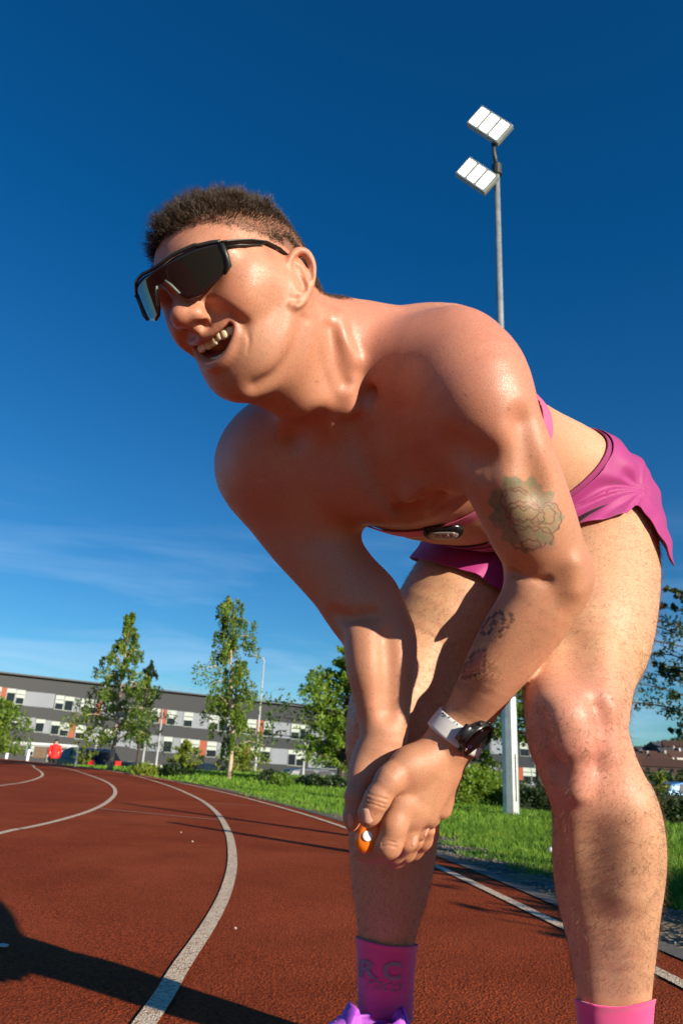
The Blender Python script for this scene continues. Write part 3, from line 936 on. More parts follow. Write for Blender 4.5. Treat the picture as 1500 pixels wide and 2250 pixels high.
def house(label, px, D, w_, d_, h_, rz, wm_, rm_):
    q = F(px, 1690, D); c = np.array([q[0], q[1], float(terrain(q[0], q[1])) - .3])
    t = empty("house", c, rz); tag(t, label, "house", "houses on the far hillside")
    X = np.array([cos(rz), sin(rz), 0]); Y = np.array([-sin(rz), cos(rz), 0])
    MB().box(c + (0, 0, h_ / 2), (w_, d_, h_), rz=rz).build("wall", wm_, t)
    V = [c + X * sx * (w_ / 2 + .3) + Y * sy * (d_ / 2 + .4) + (0, 0, h_ - .05) for sx, sy in ((-1, -1), (1, -1), (1, 1), (-1, 1))] + [c + X * sx * (w_ / 2 + .3) + (0, 0, h_ + d_ * .38) for sx in (-1, 1)]
    r = mesh_obj("roof", V, [(0, 1, 5, 4), (2, 3, 4, 5), (1, 2, 5), (3, 0, 4), (0, 3, 2, 1)], rm_, t, False)
    MB().box(c + X * w_ * .3 + (0, 0, h_ + d_ * .42), (.9, .7, 1.6), rz=rz).build("chimney", wm_, r)
    for i in range(max(2, int(w_ / 4))):
        for z in (1.6, 4.2):
            if z < h_ - .8:
                MB().box(c + X * (-w_ / 2 + w_ * (i + .5) / max(2, int(w_ / 4))) - Y * (d_ / 2 + .02) + (0, 0, z), (1.3, .12, 1.2), rz=rz).build("window", wg.m, t)
    return t


hs_l = [(1398, 420, 10, 0, 0, "cream gabled house highest on the left of the hillside"), (1412, 395, 9, 2, 1, "white house below the crest beside the runner's shin"), (1424, 455, 14, 1, 0, "brown terrace under the trees on the crest"), (1436, 400, 12, 0, 1, "cream house in the middle of the hillside"),
        (1450, 380, 9, 2, 1, "small white house low on the slope"), (1458, 460, 18, 1, 0, "long brown slate-roofed terrace on the crest"), (1470, 405, 10, 0, 0, "cream slate-roofed house right of centre"), (1484, 385, 9, 2, 1, "white house with brown roof low at right"),
        (1495, 450, 16, 1, 1, "brown terrace cut by the right edge"), (1515, 400, 12, 0, 0, "cream house just past the right edge"), (1402, 340, 14, 1, 1, "nearest brown-roofed house at the foot of the slope"), (1446, 335, 22, 1, 1, "long low brown-roofed row at the foot of the slope")]
for px, D, w_, a, b_, lab in hs_l:
    house(lab, px, D, w_, 8, 5.4, rng.uniform(-.3, .5), hw[a], hr[b_])
cs, rs = [], []
for k in range(150):
    q = F(rng.uniform(1385, 1560), 1690, rng.uniform(470, 560)); cs.append(np.array([q[0], q[1], float(terrain(q[0], q[1])) + 3])); rs.append(5.0)
for k in range(60):
    q = F(rng.uniform(1390, 1540), 1690, rng.uniform(290, 440)); cs.append(np.array([q[0], q[1], float(terrain(q[0], q[1])) + 2])); rs.append(2.6)
V, Fc = leaves(cs, rs, 9000, 1.0)
o = mesh_obj("woodland", V, Fc, lf_dark, None, False); o['kind'] = 'stuff'; tag(o, "far dark woodland on the crest of the hillside", "woodland")

# ------------------------------------------------------------------ smooth solid modelling of the body
from concurrent.futures import ThreadPoolExecutor
POOL = ThreadPoolExecutor(4)
BIG = 9.0


def smin(a, b, k):
    h = np.maximum(k - np.abs(a - b), 0.0) / k
    return np.minimum(a, b) - h * h * k * 0.25


def smax(a, b, k):
    return -smin(-a, -b, k)


class Prim:
    def cull(self, lo, hi):
        return np.any(self.lo > hi) or np.any(self.hi < lo)


class Ell(Prim):
    def __init__(s, c, r, R=None, m=0.075):
        s.c = np.asarray(c, float); s.r = np.asarray(r, float) * np.ones(3)
        s.R = np.eye(3) if R is None else np.asarray(R, float)       # rows = axes
        e = np.sqrt(((s.R.T * s.r) ** 2).sum(1))
        s.lo = s.c - e - m; s.hi = s.c + e + m

    def ev(s, p, lo=None, hi=None):
        q = (p - s.c) @ s.R.T
        k0 = np.sqrt(((q / s.r) ** 2).sum(1)) + 1e-9
        k1 = np.sqrt(((q / s.r ** 2) ** 2).sum(1)) + 1e-9
        return k0 * (k0 - 1) / k1


def cat(K, n):
    """Catmull-Rom through rows of K, n samples a span"""
    K = np.asarray(K, float)
    A = np.vstack([2 * K[0] - K[1], K, 2 * K[-1] - K[-2]])
    out = []
    for i in range(1, len(A) - 2):
        for j in range(n):
            t = j / n
            p0, p1, p2, p3 = A[i - 1], A[i], A[i + 1], A[i + 2]
            out.append(0.5 * ((2 * p1) + (-p0 + p2) * t + (2 * p0 - 5 * p1 + 4 * p2 - p3) * t * t + (-p0 + 3 * p1 - 3 * p2 + p3) * t ** 3))
    out.append(K[-1])
    return np.array(out)


class Tube(Prim):
    """elliptic tube: stations rows = x y z  a  b  ; U = direction of the a axis"""
    def __init__(s, pts, a, b, U, n=4, m=0.075):
        pts = np.asarray(pts, float); k = len(pts)
        a = np.ones(k) * a; b = np.ones(k) * b
        U = np.asarray(U, float)
        if U.ndim == 1:
            U = np.tile(U, (k, 1))
        K = cat(np.hstack([pts, a[:, None], b[:, None], U]), n)
        s.p, s.a, s.b = K[:, :3], K[:, 3], K[:, 4]
        s.T = np.array([nrm(s.p[min(i + 1, len(K) - 1)] - s.p[max(i - 1, 0)]) for i in range(len(K))])
        s.U = np.array([nrm(u - t * np.dot(u, t)) for u, t in zip(K[:, 5:8], s.T)])
        s.V = np.cross(s.T, s.U)
        r = np.maximum(s.a, s.b)[:, None] + m
        s.slo = np.minimum(s.p[:-1] - r[:-1], s.p[1:] - r[1:])
        s.shi = np.maximum(s.p[:-1] + r[:-1], s.p[1:] + r[1:])
        s.lo = s.slo.min(0); s.hi = s.shi.max(0)

    def ev(s, p, lo=None, hi=None):
        if lo is not None:
            idx = np.flatnonzero(~(np.any(s.slo > hi, axis=1) | np.any(s.shi < lo, axis=1)))
            if len(idx) == 0:
                return np.full(len(p), BIG)
        else:
            idx = np.arange(len(s.p) - 1)
        A = s.p[idx]; AB = s.p[idx + 1] - A; ab2 = (AB * AB).sum(1)
        c = A.mean(0)
        q = p - c; A = A - c
        dot = q @ AB.T - (A * AB).sum(1)
        t = np.clip(dot / ab2, 0, 1)
        l2 = (q * q).sum(1)[:, None] - 2 * q @ A.T + (A * A).sum(1) - 2 * t * dot + t * t * ab2
        j = l2.argmin(1); r = np.arange(len(p))
        t = t[r, j]; i = idx[j]; tt = t[:, None]
        rel = q - A[j] - tt * AB[j]
        U = s.U[i] * (1 - tt) + s.U[i + 1] * tt
        V = s.V[i] * (1 - tt) + s.V[i + 1] * tt
        a = s.a[i] + (s.a[i + 1] - s.a[i]) * t
        b = s.b[i] + (s.b[i + 1] - s.b[i]) * t
        u = (rel * U).sum(1); v = (rel * V).sum(1)
        ww = np.maximum((rel * rel).sum(1) - u * u - v * v, 0)
        end = ((i == 0) & (t <= 0)) | ((i == len(s.p) - 2) & (t >= 1))
        # at inner joints keep the full radial length, so that the wedge stays round
        f = np.where(end, 1.0, np.sqrt(1 + ww / (u * u + v * v + 1e-12)))
        u = u * f; v = v * f; ww = np.where(end, ww, 0)
        cc = np.minimum(a, b)
        k0 = np.sqrt((u / a) ** 2 + (v / b) ** 2 + ww / (cc * cc)) + 1e-9
        g = np.sqrt((u / (a * a)) ** 2 + (v / (b * b)) ** 2 + ww / cc ** 4) + 1e-9
        return k0 * (k0 - 1) / g


class Chain(Prim):
    """ordered list of ('+'|'-', prim, k)"""
    def __init__(s, items=None):
        s.items = []
        for it in items or []:
            s.add(*it)

    def add(s, op, prim, k=0.01):
        s.items.append((op, prim, k)); return s

    def bounds(s):
        s.lo = np.min([i[1].lo for i in s.items if i[0] == '+'], axis=0)
        s.hi = np.max([i[1].hi for i in s.items if i[0] == '+'], axis=0)
        return s

    def ev(s, p, lo=None, hi=None):
        d = np.full(len(p), BIG)
        for op, pr, k in s.items:
            if lo is not None and pr.cull(lo, hi):
                continue
            e = pr.ev(p, lo, hi)
            kk = k(p) if callable(k) else k
            d = smin(d, e, kk) if op == '+' else smax(d, -e, kk)
        return d


def kfade(center, r0, r1, k0, k1=0.004):
    center = np.asarray(center, float)
    return lambda p: k1 + (k0 - k1) * np.clip((r1 - np.linalg.norm(p - center, axis=1)) / (r1 - r0), 0, 1)


def sdf_at(node, pts, cell=0.08):
    """evaluate with culling, points in any order"""
    pts = np.asarray(pts, float)
    out = np.full(len(pts), BIG)
    if len(pts) == 0:
        return out
    key = np.floor(pts / cell).astype(np.int64)
    lin = (key[:, 0] * 4001 + key[:, 1]) * 4001 + key[:, 2]
    order = np.argsort(lin, kind='stable')
    cuts = np.flatnonzero(np.diff(lin[order])) + 1
    def job(idx):
        q = pts[idx]
        out[idx] = node.ev(q, q.min(0), q.max(0))
    list(POOL.map(job, np.split(order, cuts)))
    return out


def sdf_grad(node, pts, h=0.0012):
    g = np.empty_like(pts)
    for a in range(3):
        e = np.zeros(3); e[a] = h
        g[:, a] = sdf_at(node, pts + e) - sdf_at(node, pts - e)
    return g / (np.linalg.norm(g, axis=1)[:, None] + 1e-9)


def surface(node, h=0.003, sup=8, band=0.016):
    """sparse surface nets"""
    H = h * sup
    lo = np.floor(node.lo / H) * H; n = np.ceil((node.hi - lo) / H).astype(int) + 1
    gx, gy, gz = [np.arange(k) for k in n]
    B = np.stack(np.meshgrid(gx, gy, gz, indexing='ij'), -1).reshape(-1, 3)
    d = sdf_at(node, lo + (B + 0.5) * H, 0.12)
    B = B[np.abs(d) < H * 0.87 + band]
    N = (n + 1) * sup + 2
    grid = np.full(tuple(N), np.float32(BIG), dtype=np.float32)
    o = np.stack(np.meshgrid(*[np.arange(sup)] * 3, indexing='ij'), -1).reshape(-1, 3)
    skey = B // 4
    lin = (skey[:, 0] * 4001 + skey[:, 1]) * 4001 + skey[:, 2]
    order = np.argsort(lin, kind='stable')
    cuts = np.flatnonzero(np.diff(lin[order])) + 1
    cells = []

    def job(idx):
        I = (B[idx][:, None, :] * sup + o[None]).reshape(-1, 3)
        q = lo + I * h
        grid[I[:, 0], I[:, 1], I[:, 2]] = node.ev(q, q.min(0), q.max(0))
        return I
    cells = list(POOL.map(job, np.split(order, cuts)))
    I = np.vstack(cells)
    corner = np.array([(i, j, k) for i in (0, 1) for j in (0, 1) for k in (0, 1)])
    V = np.stack([grid[I[:, 0] + c[0], I[:, 1] + c[1], I[:, 2] + c[2]] for c in corner], 1)
    ok = (V.max(1) > 0) & (V.min(1) <= 0) & (V.max(1) < BIG / 2)
    I, V = I[ok], V[ok]
    acc = np.zeros((len(I), 3)); cnt = np.zeros(len(I))
    for a in range(8):
        for b in range(a + 1, 8):
            if np.abs(corner[a] - corner[b]).sum() == 1:
                m = (V[:, a] > 0) != (V[:, b] > 0)
                t = np.where(m, V[:, a] / (V[:, a] - V[:, b] + 1e-12), 0)
                acc[m] += (corner[a] + t[:, None] * (corner[b] - corner[a]))[m]
                cnt += m
    verts = lo + (I + acc / cnt[:, None]) * h
    lin = (I[:, 0].astype(np.int64) * N[1] + I[:, 1]) * N[2] + I[:, 2]
    order = np.argsort(lin); sl = lin[order]

    def find(J):
        l = (J[:, 0].astype(np.int64) * N[1] + J[:, 1]) * N[2] + J[:, 2]
        k = np.clip(np.searchsorted(sl, l), 0, len(sl) - 1)
        return np.where(sl[k] == l, order[k], -1)
    faces = []
    for ax in range(3):
        e = np.zeros(3, int); e[ax] = 1
        u = np.zeros(3, int); u[(ax + 1) % 3] = 1
        v = np.zeros(3, int); v[(ax + 2) % 3] = 1
        a = V[:, 0]
        b = V[:, [i for i in range(8) if tuple(corner[i]) == tuple(e)][0]]
        m = (a > 0) != (b > 0)
        J = I[m]
        q = np.stack([find(J), find(J - u), find(J - u - v), find(J - v)], 1)
        flip = a[m] > 0
        q[flip] = q[flip][:, ::-1]
        faces.append(q[(q >= 0).all(1)])
    faces = np.vstack(faces)
    # relax, then pull back on the surface
    for it in range(2):
        s = np.zeros_like(verts); c = np.zeros(len(verts))
        for k in range(4):
            np.add.at(s, faces[:, k], verts[faces[:, (k + 1) % 4]] + verts[faces[:, k - 1]]); np.add.at(c, faces[:, k], 2)
        c[c == 0] = 1
        verts = verts * 0.4 + s / c[:, None] * 0.6
        g = sdf_grad(node, verts); dd = sdf_at(node, verts)
        verts = verts - g * np.clip(dd, -h, h)[:, None]
    return verts, faces


def taubin(verts, faces, w, it=8):
    c = np.zeros(len(verts))
    for k in range(4):
        np.add.at(c, faces[:, k], 2)
    c[c == 0] = 1
    for i in range(it * 2):
        s = np.zeros_like(verts)
        for k in range(4):
            np.add.at(s, faces[:, k], verts[faces[:, (k + 1) % 4]] + verts[faces[:, k - 1]])
        f = .55 if i % 2 == 0 else -.57
        verts = verts + (s / c[:, None] - verts) * (f * w)[:, None]
    return verts
# ------------------------------------------------------------------ the man: shape
CV = lambda x, y, zc: IX * x + IY * y - _fw * zc       # camera-frame vector (z towards the lens) -> world
HS, HF, HU = CV(-.7387, -.235, -.6317), CV(-.6148, -.1491, .7745), CV(-.2761, .9605, -.0343)
_th = radians(6.0)                                       # head pitched a little further down
HF, HU = HF * cos(_th) - HU * sin(_th), HU * cos(_th) + HF * sin(_th)
HR = np.array([HS, HF, HU])
HO = CAM + IX * -.117 + IY * .250 + _fw * .873 + HU * .008          # head origin (between the ear canals)


def Hh(s, f, u):
    return HO + HS * s + HF * f + HU * u


def HE(c, r):
    return Ell(Hh(*c), r, HR)


def HT(pts, a, b=None, U=None, n=4):
    return Tube([Hh(*p) for p in pts], a, a if b is None else b, HF if U is None else U, n)


def limb(st, n=4):
    """st rows: px, py, hw(px), depth, thickness ratio"""
    st = [tuple(r) + (1.0,) * (5 - len(r)) for r in st]
    pts = np.array([P(r[0], r[1], r[3]) for r in st])
    a = np.array([r[2] / FPX * r[3] * KD for r in st]); b = a * np.array([r[4] for r in st])
    U = []
    for i in range(len(st)):
        t = nrm(pts[min(i + 1, len(pts) - 1)] - pts[max(i - 1, 0)])
        U.append(nrm(np.cross(t, _fw)))
    return Tube(pts, a, b, U, n)


def blob(px, py, d, rpx, fx=1.0, fy=1.0, fz=1.0, rot=0.0):
    r = rpx / FPX * d * KD
    X = IX * cos(rot) + IY * sin(rot); Y = -IX * sin(rot) + IY * cos(rot)
    return Ell(P(px, py, d), (r * fx, r * fy, r * fz), [X, Y, _fw])


def seg(p0, p1, r0, r1):
    """px,py,d points"""
    a, b = P(*p0), P(*p1)
    t = nrm(b - a)
    return Tube([a, b], [r0, r1], [r0, r1], nrm(np.cross(t, _fw)), 1)


# torso -------------------------------------------------------------
Ldir = CV(.87, .26, .42)
torso = Chain()
tp = [(752, 830, .97), (805, 870, .985), (885, 935, 1.01), (985, 1005, 1.06), (1090, 1040, 1.12), (1175, 1085, 1.17), (1228, 1150, 1.215)]
ta = [.075, .135, .160, .158, .142, .145, .148]
tb = [.070, .105, .128, .118, .100, .100, .105]
torso.add('+', Tube([P(*q) for q in tp], ta, tb, Ldir, 5))
torso.add('+', blob(915, 822, 1.03, 125, 1.2, .85, .8, -.40), .08)     # upper back
torso.add('+', blob(868, 1000, .945, 150, 1.1, .95, .62, .1), .06)    # chest, his left
torso.add('+', blob(700, 990, .985, 140, 1.15, .95, .6, .15), .06)       # chest, his right
torso.add('+', blob(1050, 1120, 1.08, 75, 1.5, .7, .9, -.1), .06)     # belly
torso.add('+', seg((765, 905, .900), (868, 790, .885), .014, .015), .026)    # collar bones
torso.add('+', seg((868, 790, .885), (990, 752, .875), .015, .020), .040)
torso.add('+', seg((735, 905, .915), (595, 950, .985), .013, .016), .028)
torso.add('-', seg((900, 870, .865), (935, 820, .860), .018, .016), .040)   # hollow under the collar bone
torso.add('-', seg((850, 1060, .875), (905, 1130, .90), .004, .004), .030)
# neck
neck = Tube([Hh(0, -.030, -.02), Hh(0.0, -.020, -.06), P(712, 785, .92), P(765, 845, .955)], [.064, .066, .066, .080], [.062, .064, .066, .080], CV(.87, .26, .42), 4)
torso.add('+', neck, .045)
torso.add('+', seg((655, 640, .865), (775, 880, .905), .018, .015), .028)   # sternomastoid
torso.add('+', Tube([Hh(0, .040, -.085), Hh(0, .000, -.092), P(672, 868, .885), P(735, 870, .935)], [.040, .044, .040, .050], [.026, .030, .034, .04], HS, 4), .035)
torso.add('+', blob(686, 893, .868, 20, 1, 1, 1), .03)               # adam's apple
torso.add('+', seg((735, 765, .93), (990, 775, .96), .045, .055), .06)    # trapezius

# shoulders and arms ----------------------------------------------------
armL = Chain()
armL.add('+', limb([(1000, 815, 80, .86), (1046, 880, 104, .825), (1092, 965, 104, .822), (1142, 1080, 98, .838), (1182, 1185, 92, .855), (1208, 1262, 84, .872)]))
armL.add('+', blob(1035, 842, .832, 100, 1.0, 1.1, .9, -.4), .05)        # deltoid
armL.add('+', seg((1060, 900, .81), (1110, 1010, .805), .026, .020), .04)
armL.add('+', seg((1085, 1010, .82), (1150, 1160, .83), .030, .026), .04)    # biceps
armL.add('+', blob(1222, 1275, .878, 48, .9, 1.1, 1), .035)             # elbow point
armL.add('+', limb([(1205, 1262, 82, .872), (1178, 1335, 82, .866), (1122, 1420, 75, .866, .9), (1075, 1492, 63, .868, .85), (1032, 1565, 53, .88, .78), (995, 1625, 52, .88, .72)]), .02)
armR = Chain()
armR.add('+', limb([(610, 975, 95, 1.09), (592, 1045, 98, 1.07), (655, 1150, 92, 1.04), (728, 1243, 84, 1.01), (795, 1325, 80, .99)]))
armR.add('+', blob(578, 1010, 1.06, 93, .95, 1.05, .95, -.5), .05)
armR.add('+', limb([(795, 1325, 78, .99), (832, 1395, 80, .97), (837, 1470, 76, .945), (841, 1550, 61, .925, .9), (843, 1625, 52, .905, .8), (835, 1665, 53, .905, .75)]), .02)

# legs -----------------------------------------------------------------
legL = Chain()
legL.add('+', limb([(1305, 1110, 112, 1.19), (1300, 1190, 135, 1.13), (1294, 1290, 143, 1.06), (1283, 1400, 138, .985), (1268, 1480, 120, .94), (1264, 1560, 112, .892),
                    (1273, 1625, 104, .865), (1298, 1700, 102, .865), (1323, 1780, 108, .875), (1330, 1870, 114, .885), (1333, 1960, 110, .89), (1341, 2060, 94, .90),
                    (1346, 2140, 81, .905), (1349, 2210, 73, .91), (1351, 2290, 66, .92), (1352, 2370, 62, .93)], 3))
legL.add('+', blob(1238, 1600, .835, 62, 1, 1.25, .7), .05)             # knee cap
legL.add('+', blob(1262, 1715, .835, 26, 1, 1.3, .8), .04)
legL.add('+', seg((1245, 1720, .83), (1318, 2330, .90), .012, .010), .03)   # shin
legL.add('+', blob(1378, 1830, .90, 62, .9, 2.0, 1), .04)              # calf
legR = Chain()
legR.add('+', limb([(1110, 1150, 105, 1.300), (1055, 1245, 122, 1.230), (995, 1335, 120, 1.160), (930, 1435, 112, 1.130), (880, 1535, 108, 1.080), (862, 1620, 104, 1.055),
                    (861, 1700, 97, 1.050), (862, 1790, 97, 1.055), (862, 1860, 96, 1.060), (858, 1940, 85, 1.060), (852, 2010, 70, 1.065), (849, 2070, 61, 1.070),
                    (847, 2150, 56, 1.080), (846, 2220, 55, 1.090)], 3))
legR.add('+', blob(845, 1585, 1.01, 55, 1, 1.1, .7), .04)
for lg in (torso, armL, armR, legL, legR):
    lg.bounds()



def spt(px, py, node, off=0.0):
    """point on the surface of a solid seen at a photo pixel, moved off metres along the view"""
    r = ray(px, py); t = np.linspace(.6, 1.5, 451)
    d = node.ev(CAM + t[:, None] * r)
    i = int(np.argmax(d < 0))
    tt = lerp(t[i - 1], t[i], d[i - 1] / (d[i - 1] - d[i] + 1e-12)) if i > 0 else 1.0
    return CAM + r * tt + nrm(r) * off


def carve(node, op, pts, r, off, k):
    """ridge (+) or groove (-) that follows the surface of node"""
    P_ = [spt(x, y, node, off) for x, y in pts]
    r = np.ones(len(P_)) * r
    node.add(op, Tube(P_, r, r, _fw + .01, 3), k)
    node.bounds()


# collar bones, breast bone, neck cords, chest edge
carve(torso, '-', [(872, 862), (905, 842), (945, 805)], [.006, .011, .007], -.004, .045)
carve(torso, '-', [(805, 872), (838, 842), (866, 812)], [.002, .004, .002], .000, .028)
carve(torso, '-', [(775, 930), (800, 1000), (840, 1075), (900, 1140)], .004, .001, .030)
carve(torso, '+', [(905, 1085), (960, 1060), (1010, 1000)], .010, .006, .030)
carve(torso, '-', [(880, 1120), (950, 1090), (1015, 1050)], .004, .001, .020)
carve(torso, '-', [(640, 960), (700, 925)], .008, -.002, .025)
carve(torso, '+', [(700, 690), (728, 760), (752, 830), (766, 892)], [.008, .010, .010, .008], .005, .018)
carve(torso, '+', [(742, 700), (752, 745), (775, 790)], .006, .004, .015)
carve(torso, '-', [(725, 720), (742, 790), (760, 840)], .004, .000, .015)
# arm: edge of the shoulder muscle, biceps, crook of the elbow, forearm
carve(armL, '-', [(1000, 985), (1050, 1015), (1100, 1010)], [.005, .009, .004], -.002, .035)
carve(armL, '-', [(1150, 930), (1165, 1010), (1180, 1080)], .004, .000, .030)
carve(armL, '-', [(1132, 1262), (1160, 1276), (1200, 1276)], [.005, .004, .001], .001, .012)
carve(armL, '+', [(1150, 1310), (1110, 1375), (1060, 1460)], [.014, .013, .006], .010, .030)
carve(armL, '+', [(1255, 1240), (1255, 1290)], .006, .005, .025)
carve(armR, '-', [(735, 1350), (775, 1362), (820, 1352)], .005, .000, .018)
carve(armR, '+', [(790, 1400), (800, 1470), (815, 1540)], [.012, .012, .006], .010, .028)
carve(armR, '-', [(850, 1400), (855, 1480), (855, 1560)], .004, .000, .025)
# knee and shin, calf
carve(legL, '+', [(1200, 1450), (1190, 1500), (1205, 1540)], [.014, .015, .010], .011, .040)
carve(legL, '+', [(1320, 1430), (1325, 1490), (1318, 1540)], [.011, .012, .008], .010, .040)
carve(legL, '-', [(1195, 1575), (1215, 1650), (1250, 1690)], .004, .001, .026)
carve(legL, '-', [(1305, 1560), (1316, 1620), (1308, 1680)], .004, .001, .028)
carve(legL, '+', [(1248, 1585), (1256, 1625)], [.017, .015], .012, .032)
carve(legL, '+', [(1262, 1690), (1268, 1740)], [.009, .007], .004, .018)
carve(legL, '+', [(1385, 1780), (1390, 1850), (1378, 1940)], [.012, .014, .008], .013, .050)
carve(legR, '-', [(820, 1560), (825, 1640)], .005, .000, .022)

# head -------------------------------------------------------------------
head = Chain()
head.add('+', HE((0, -.012, .030), (.0765, .096, .078)))
head.add('+', HE((0, .029, .040), (.064, .062, .056)), .03)             # forehead
head.add('+', HE((0, .024, -.012), (.065, .055, .066)), .03)            # mid face
head.add('+', HT([(-.058, -.008, -.030), (-.056, .000, -.056), (-.040, .026, -.080), (-.018, .042, -.096), (0, .046, -.100), (.018, .042, -.096), (.040, .026, -.080), (.056, .000, -.056), (.058, -.008, -.030)],
                 [.020, .020, .018, .018, .019, .018, .018, .020, .020], None, HU), .05)
head.add('+', HE((0, .012, -.076), (.048, .048, .030)), .03)             # floor of the jaw
head.add('+', HE((0, .049, -.099), (.017, .014, .015)), .016)             # chin
head.add('+', HE((0, .041, -.050), (.038, .030, .036)), .03)             # muzzle
for s in (-1, 1):
    head.add('+', HE((s * .047, .040, -.004), (.024, .024, .017)), .035)     # cheek bone
    head.add('+', HE((s * .042, .052, -.023), (.021, .021, .019)), .022)     # cheek lifted by the smile
    head.add('-', HE((s * .033, .090, .014), (.018, .013, .012)), .02)       # eye socket
    head.add('+', HT([(s * .010, .092, .030), (s * .034, .088, .035), (s * .054, .064, .027)], [.008, .008, .007]), .018)
head.bounds()
_face = Chain(list(head.items)).bounds()


def fs(s, u, node=_face):
    """how far forward the face reaches at (s, u)"""
    f = np.linspace(.13, .0, 131)
    d = node.ev(np.array([Hh(s, x, u) for x in f]))
    i = int(np.argmax(d < 0))
    return float(lerp(f[i - 1], f[i], d[i - 1] / (d[i - 1] - d[i])))


def ws(f, u):
    """half width of the head at (f, u)"""
    q = np.linspace(.11, .0, 111)
    d = head.ev(np.array([Hh(-x, f, u) for x in q]))
    i = int(np.argmax(d < 0))
    return float(lerp(q[i - 1], q[i], d[i - 1] / (d[i - 1] - d[i])))


_wside = {}
for _q in [(.058, .0325), (.042, .0315), (.022, .0285), (.006, .021), (-.006, .013), (.055, .028), (.048, .0268), (.026, .0262)]:
    _wside[_q] = ws(*_q)
_f0 = fs(0, -.040)
head.add('+', HT([(0, fs(0, .024) - .004, .024), (0, fs(0, .006) + .001, .006), (0, _f0 + .018, -.010), (0, _f0 + .023, -.0185)], [.009, .0095, .010, .0105], [.010, .011, .012, .011]), .016)
head.add('+', HE((0, _f0 + .022, -.0200), (.0118, .0112, .0098)), .009)          # tip of the nose
for s in (-1, 1):
    head.add('+', HE((s * .0145, _f0 + .009, -.0235), (.0078, .0130, .0085)), .011)
    head.add('-', HE((s * .0102, _f0 + .011, -.0320), (.0056, .0080, .0066)), .003)
    head.add('-', HT([(s * .023, fs(s * .023, -.022) + .001, -.022), (s * .036, fs(s * .036, -.034) + .001, -.034), (s * .044, fs(s * .044, -.050) + .001, -.050)], [.0015, .0025, .0015]), .016)  # smile fold
head.add('+', HT([(0, _f0 + .017, -.027), (0, _f0 + .004, -.040)], [.0035, .005]), .008)
# open mouth: cavity, then lips around it
UP = [(-.0365, -.0365), (-.028, -.0415), (-.013, -.0450), (0, -.0455), (.013, -.0450), (.028, -.0415), (.0365, -.0365)]
LO = [(-.0365, -.0365), (-.034, -.0530), (-.020, -.0720), (0, -.0785), (.020, -.0720), (.034, -.0530), (.0365, -.0365)]
mouth_up = [(a, fs(a, b) + o, b) for (a, b), o in zip(UP, [-.006, -.001, .002, .003, .002, -.001, -.006])]
mouth_lo = [(a, fs(a, b) + o, b) for (a, b), o in zip(LO, [-.007, -.004, .001, .003, .001, -.004, -.007])]
_cav = [(a, fs(a, -.045) + o, u) for a, u, o in [(-.029, -.0455, -.008), (-.017, -.0555, -.006), (0, -.0605, -.006), (.017, -.0555, -.006), (.029, -.0455, -.008)]]
head.add('-', Tube([Hh(*q) for q in _cav], [.0068, .0132, .0150, .0132, .0068], [.016, .020, .024, .020, .016], HU, 4), .004)
head.add('+', HT(mouth_up, [.0015, .0026, .0038, .0042, .0038, .0026, .0015]), .006)
head.add('+', HT(mouth_lo, [.0015, .0026, .0044, .0054, .0044, .0026, .0015]), .006)
for _s in (-1, 1):                                       # creases of the laugh, jaw line
    def _on(s, u, o, _s=_s):
        return Hh(_s * s, fs(_s * s, u) + o, u)
    head.add('-', Tube([_on(.0400, -.030, .0015), _on(.0455, -.046, .0010), _on(.0440, -.064, .0010), _on(.0370, -.080, .0015)], [.0004, .0008, .0008, .0003], [.0004, .0008, .0008, .0003], HU, 3), .0060)
    pass
head.bounds()
# his left ear
EO = lambda f, u, out=0.0: Hh(-.0740 - out * 1.15, .006 + (f + .004) * .84 - u * .32, u * .90 - .021)
ear = Chain()
ear.add('+', Ell(EO(-.020, .006, .0045), (.0055, .0175, .030), [nrm(HS - .45 * HF), nrm(HF + .45 * HS), HU]))
ear.add('+', Ell(EO(-.021, .024, .004), (.0055, .0125, .0135), [nrm(HS - .45 * HF), nrm(HF + .45 * HS), HU]), .004)
ear.add('+', Tube([EO(-.004, .014, .002), EO(-.004, .030, .007), EO(-.014, .040, .012), EO(-.028, .036, .016), EO(-.036, .020, .017), EO(-.035, .000, .014), EO(-.026, -.018, .009), EO(-.012, -.029, .005), EO(-.005, -.026, .002)],
                  [.0035, .0042, .0046, .0048, .0046, .0044, .0044, .0062, .005], [.0035, .0042, .0046, .0048, .0046, .0044, .0044, .0048, .004], HS, 4), .004)
ear.add('+', Tube([EO(-.014, .026, .008), EO(-.024, .018, .010), EO(-.027, .004, .011), EO(-.022, -.009, .010), EO(-.013, -.015, .008)], .0036, .0036, HS, 4), .005)
ear.add('+', Tube([EO(-.004, .006, .002), EO(-.006, -.006, .006), EO(-.005, -.012, .004)], .0036, .0036, HS, 3), .004)
ear.add('-', Ell(EO(-.0150, .000, .008), (.0165, .0078, .0125), HR), .0025)
ear.add('-', Tube([EO(-.012, .030, .0135), EO(-.020, .030, .0165), EO(-.028, .021, .0185), EO(-.0305, .004, .0175)], .0030, .0030, HS, 4), .002)
ear.bounds()
head.add('+', ear, .005)
head.add('+', Ell(Hh(.079, -.014, -.004), (.006, .016, .030), [nrm(HS + .4 * HF), nrm(HF - .4 * HS), HU]), .006)  # far ear
head.bounds()

# hands --------------------------------------------------------------------


def finger(pts, rr):
    pw = [P(*q) for q in pts]
    r = [q / FPX * p[2] * KD for q, p in zip(rr, pts)]
    c = Chain()
    c.add('+', Tube(pw, r, np.array(r) * .95, nrm(np.cross(nrm(pw[1] - pw[0]), _fw)), 3))
    for i in range(1, len(pw) - 1):
        c.add('+', Ell(pw[i], r[i] * 1.0), .008)
    return c.bounds()


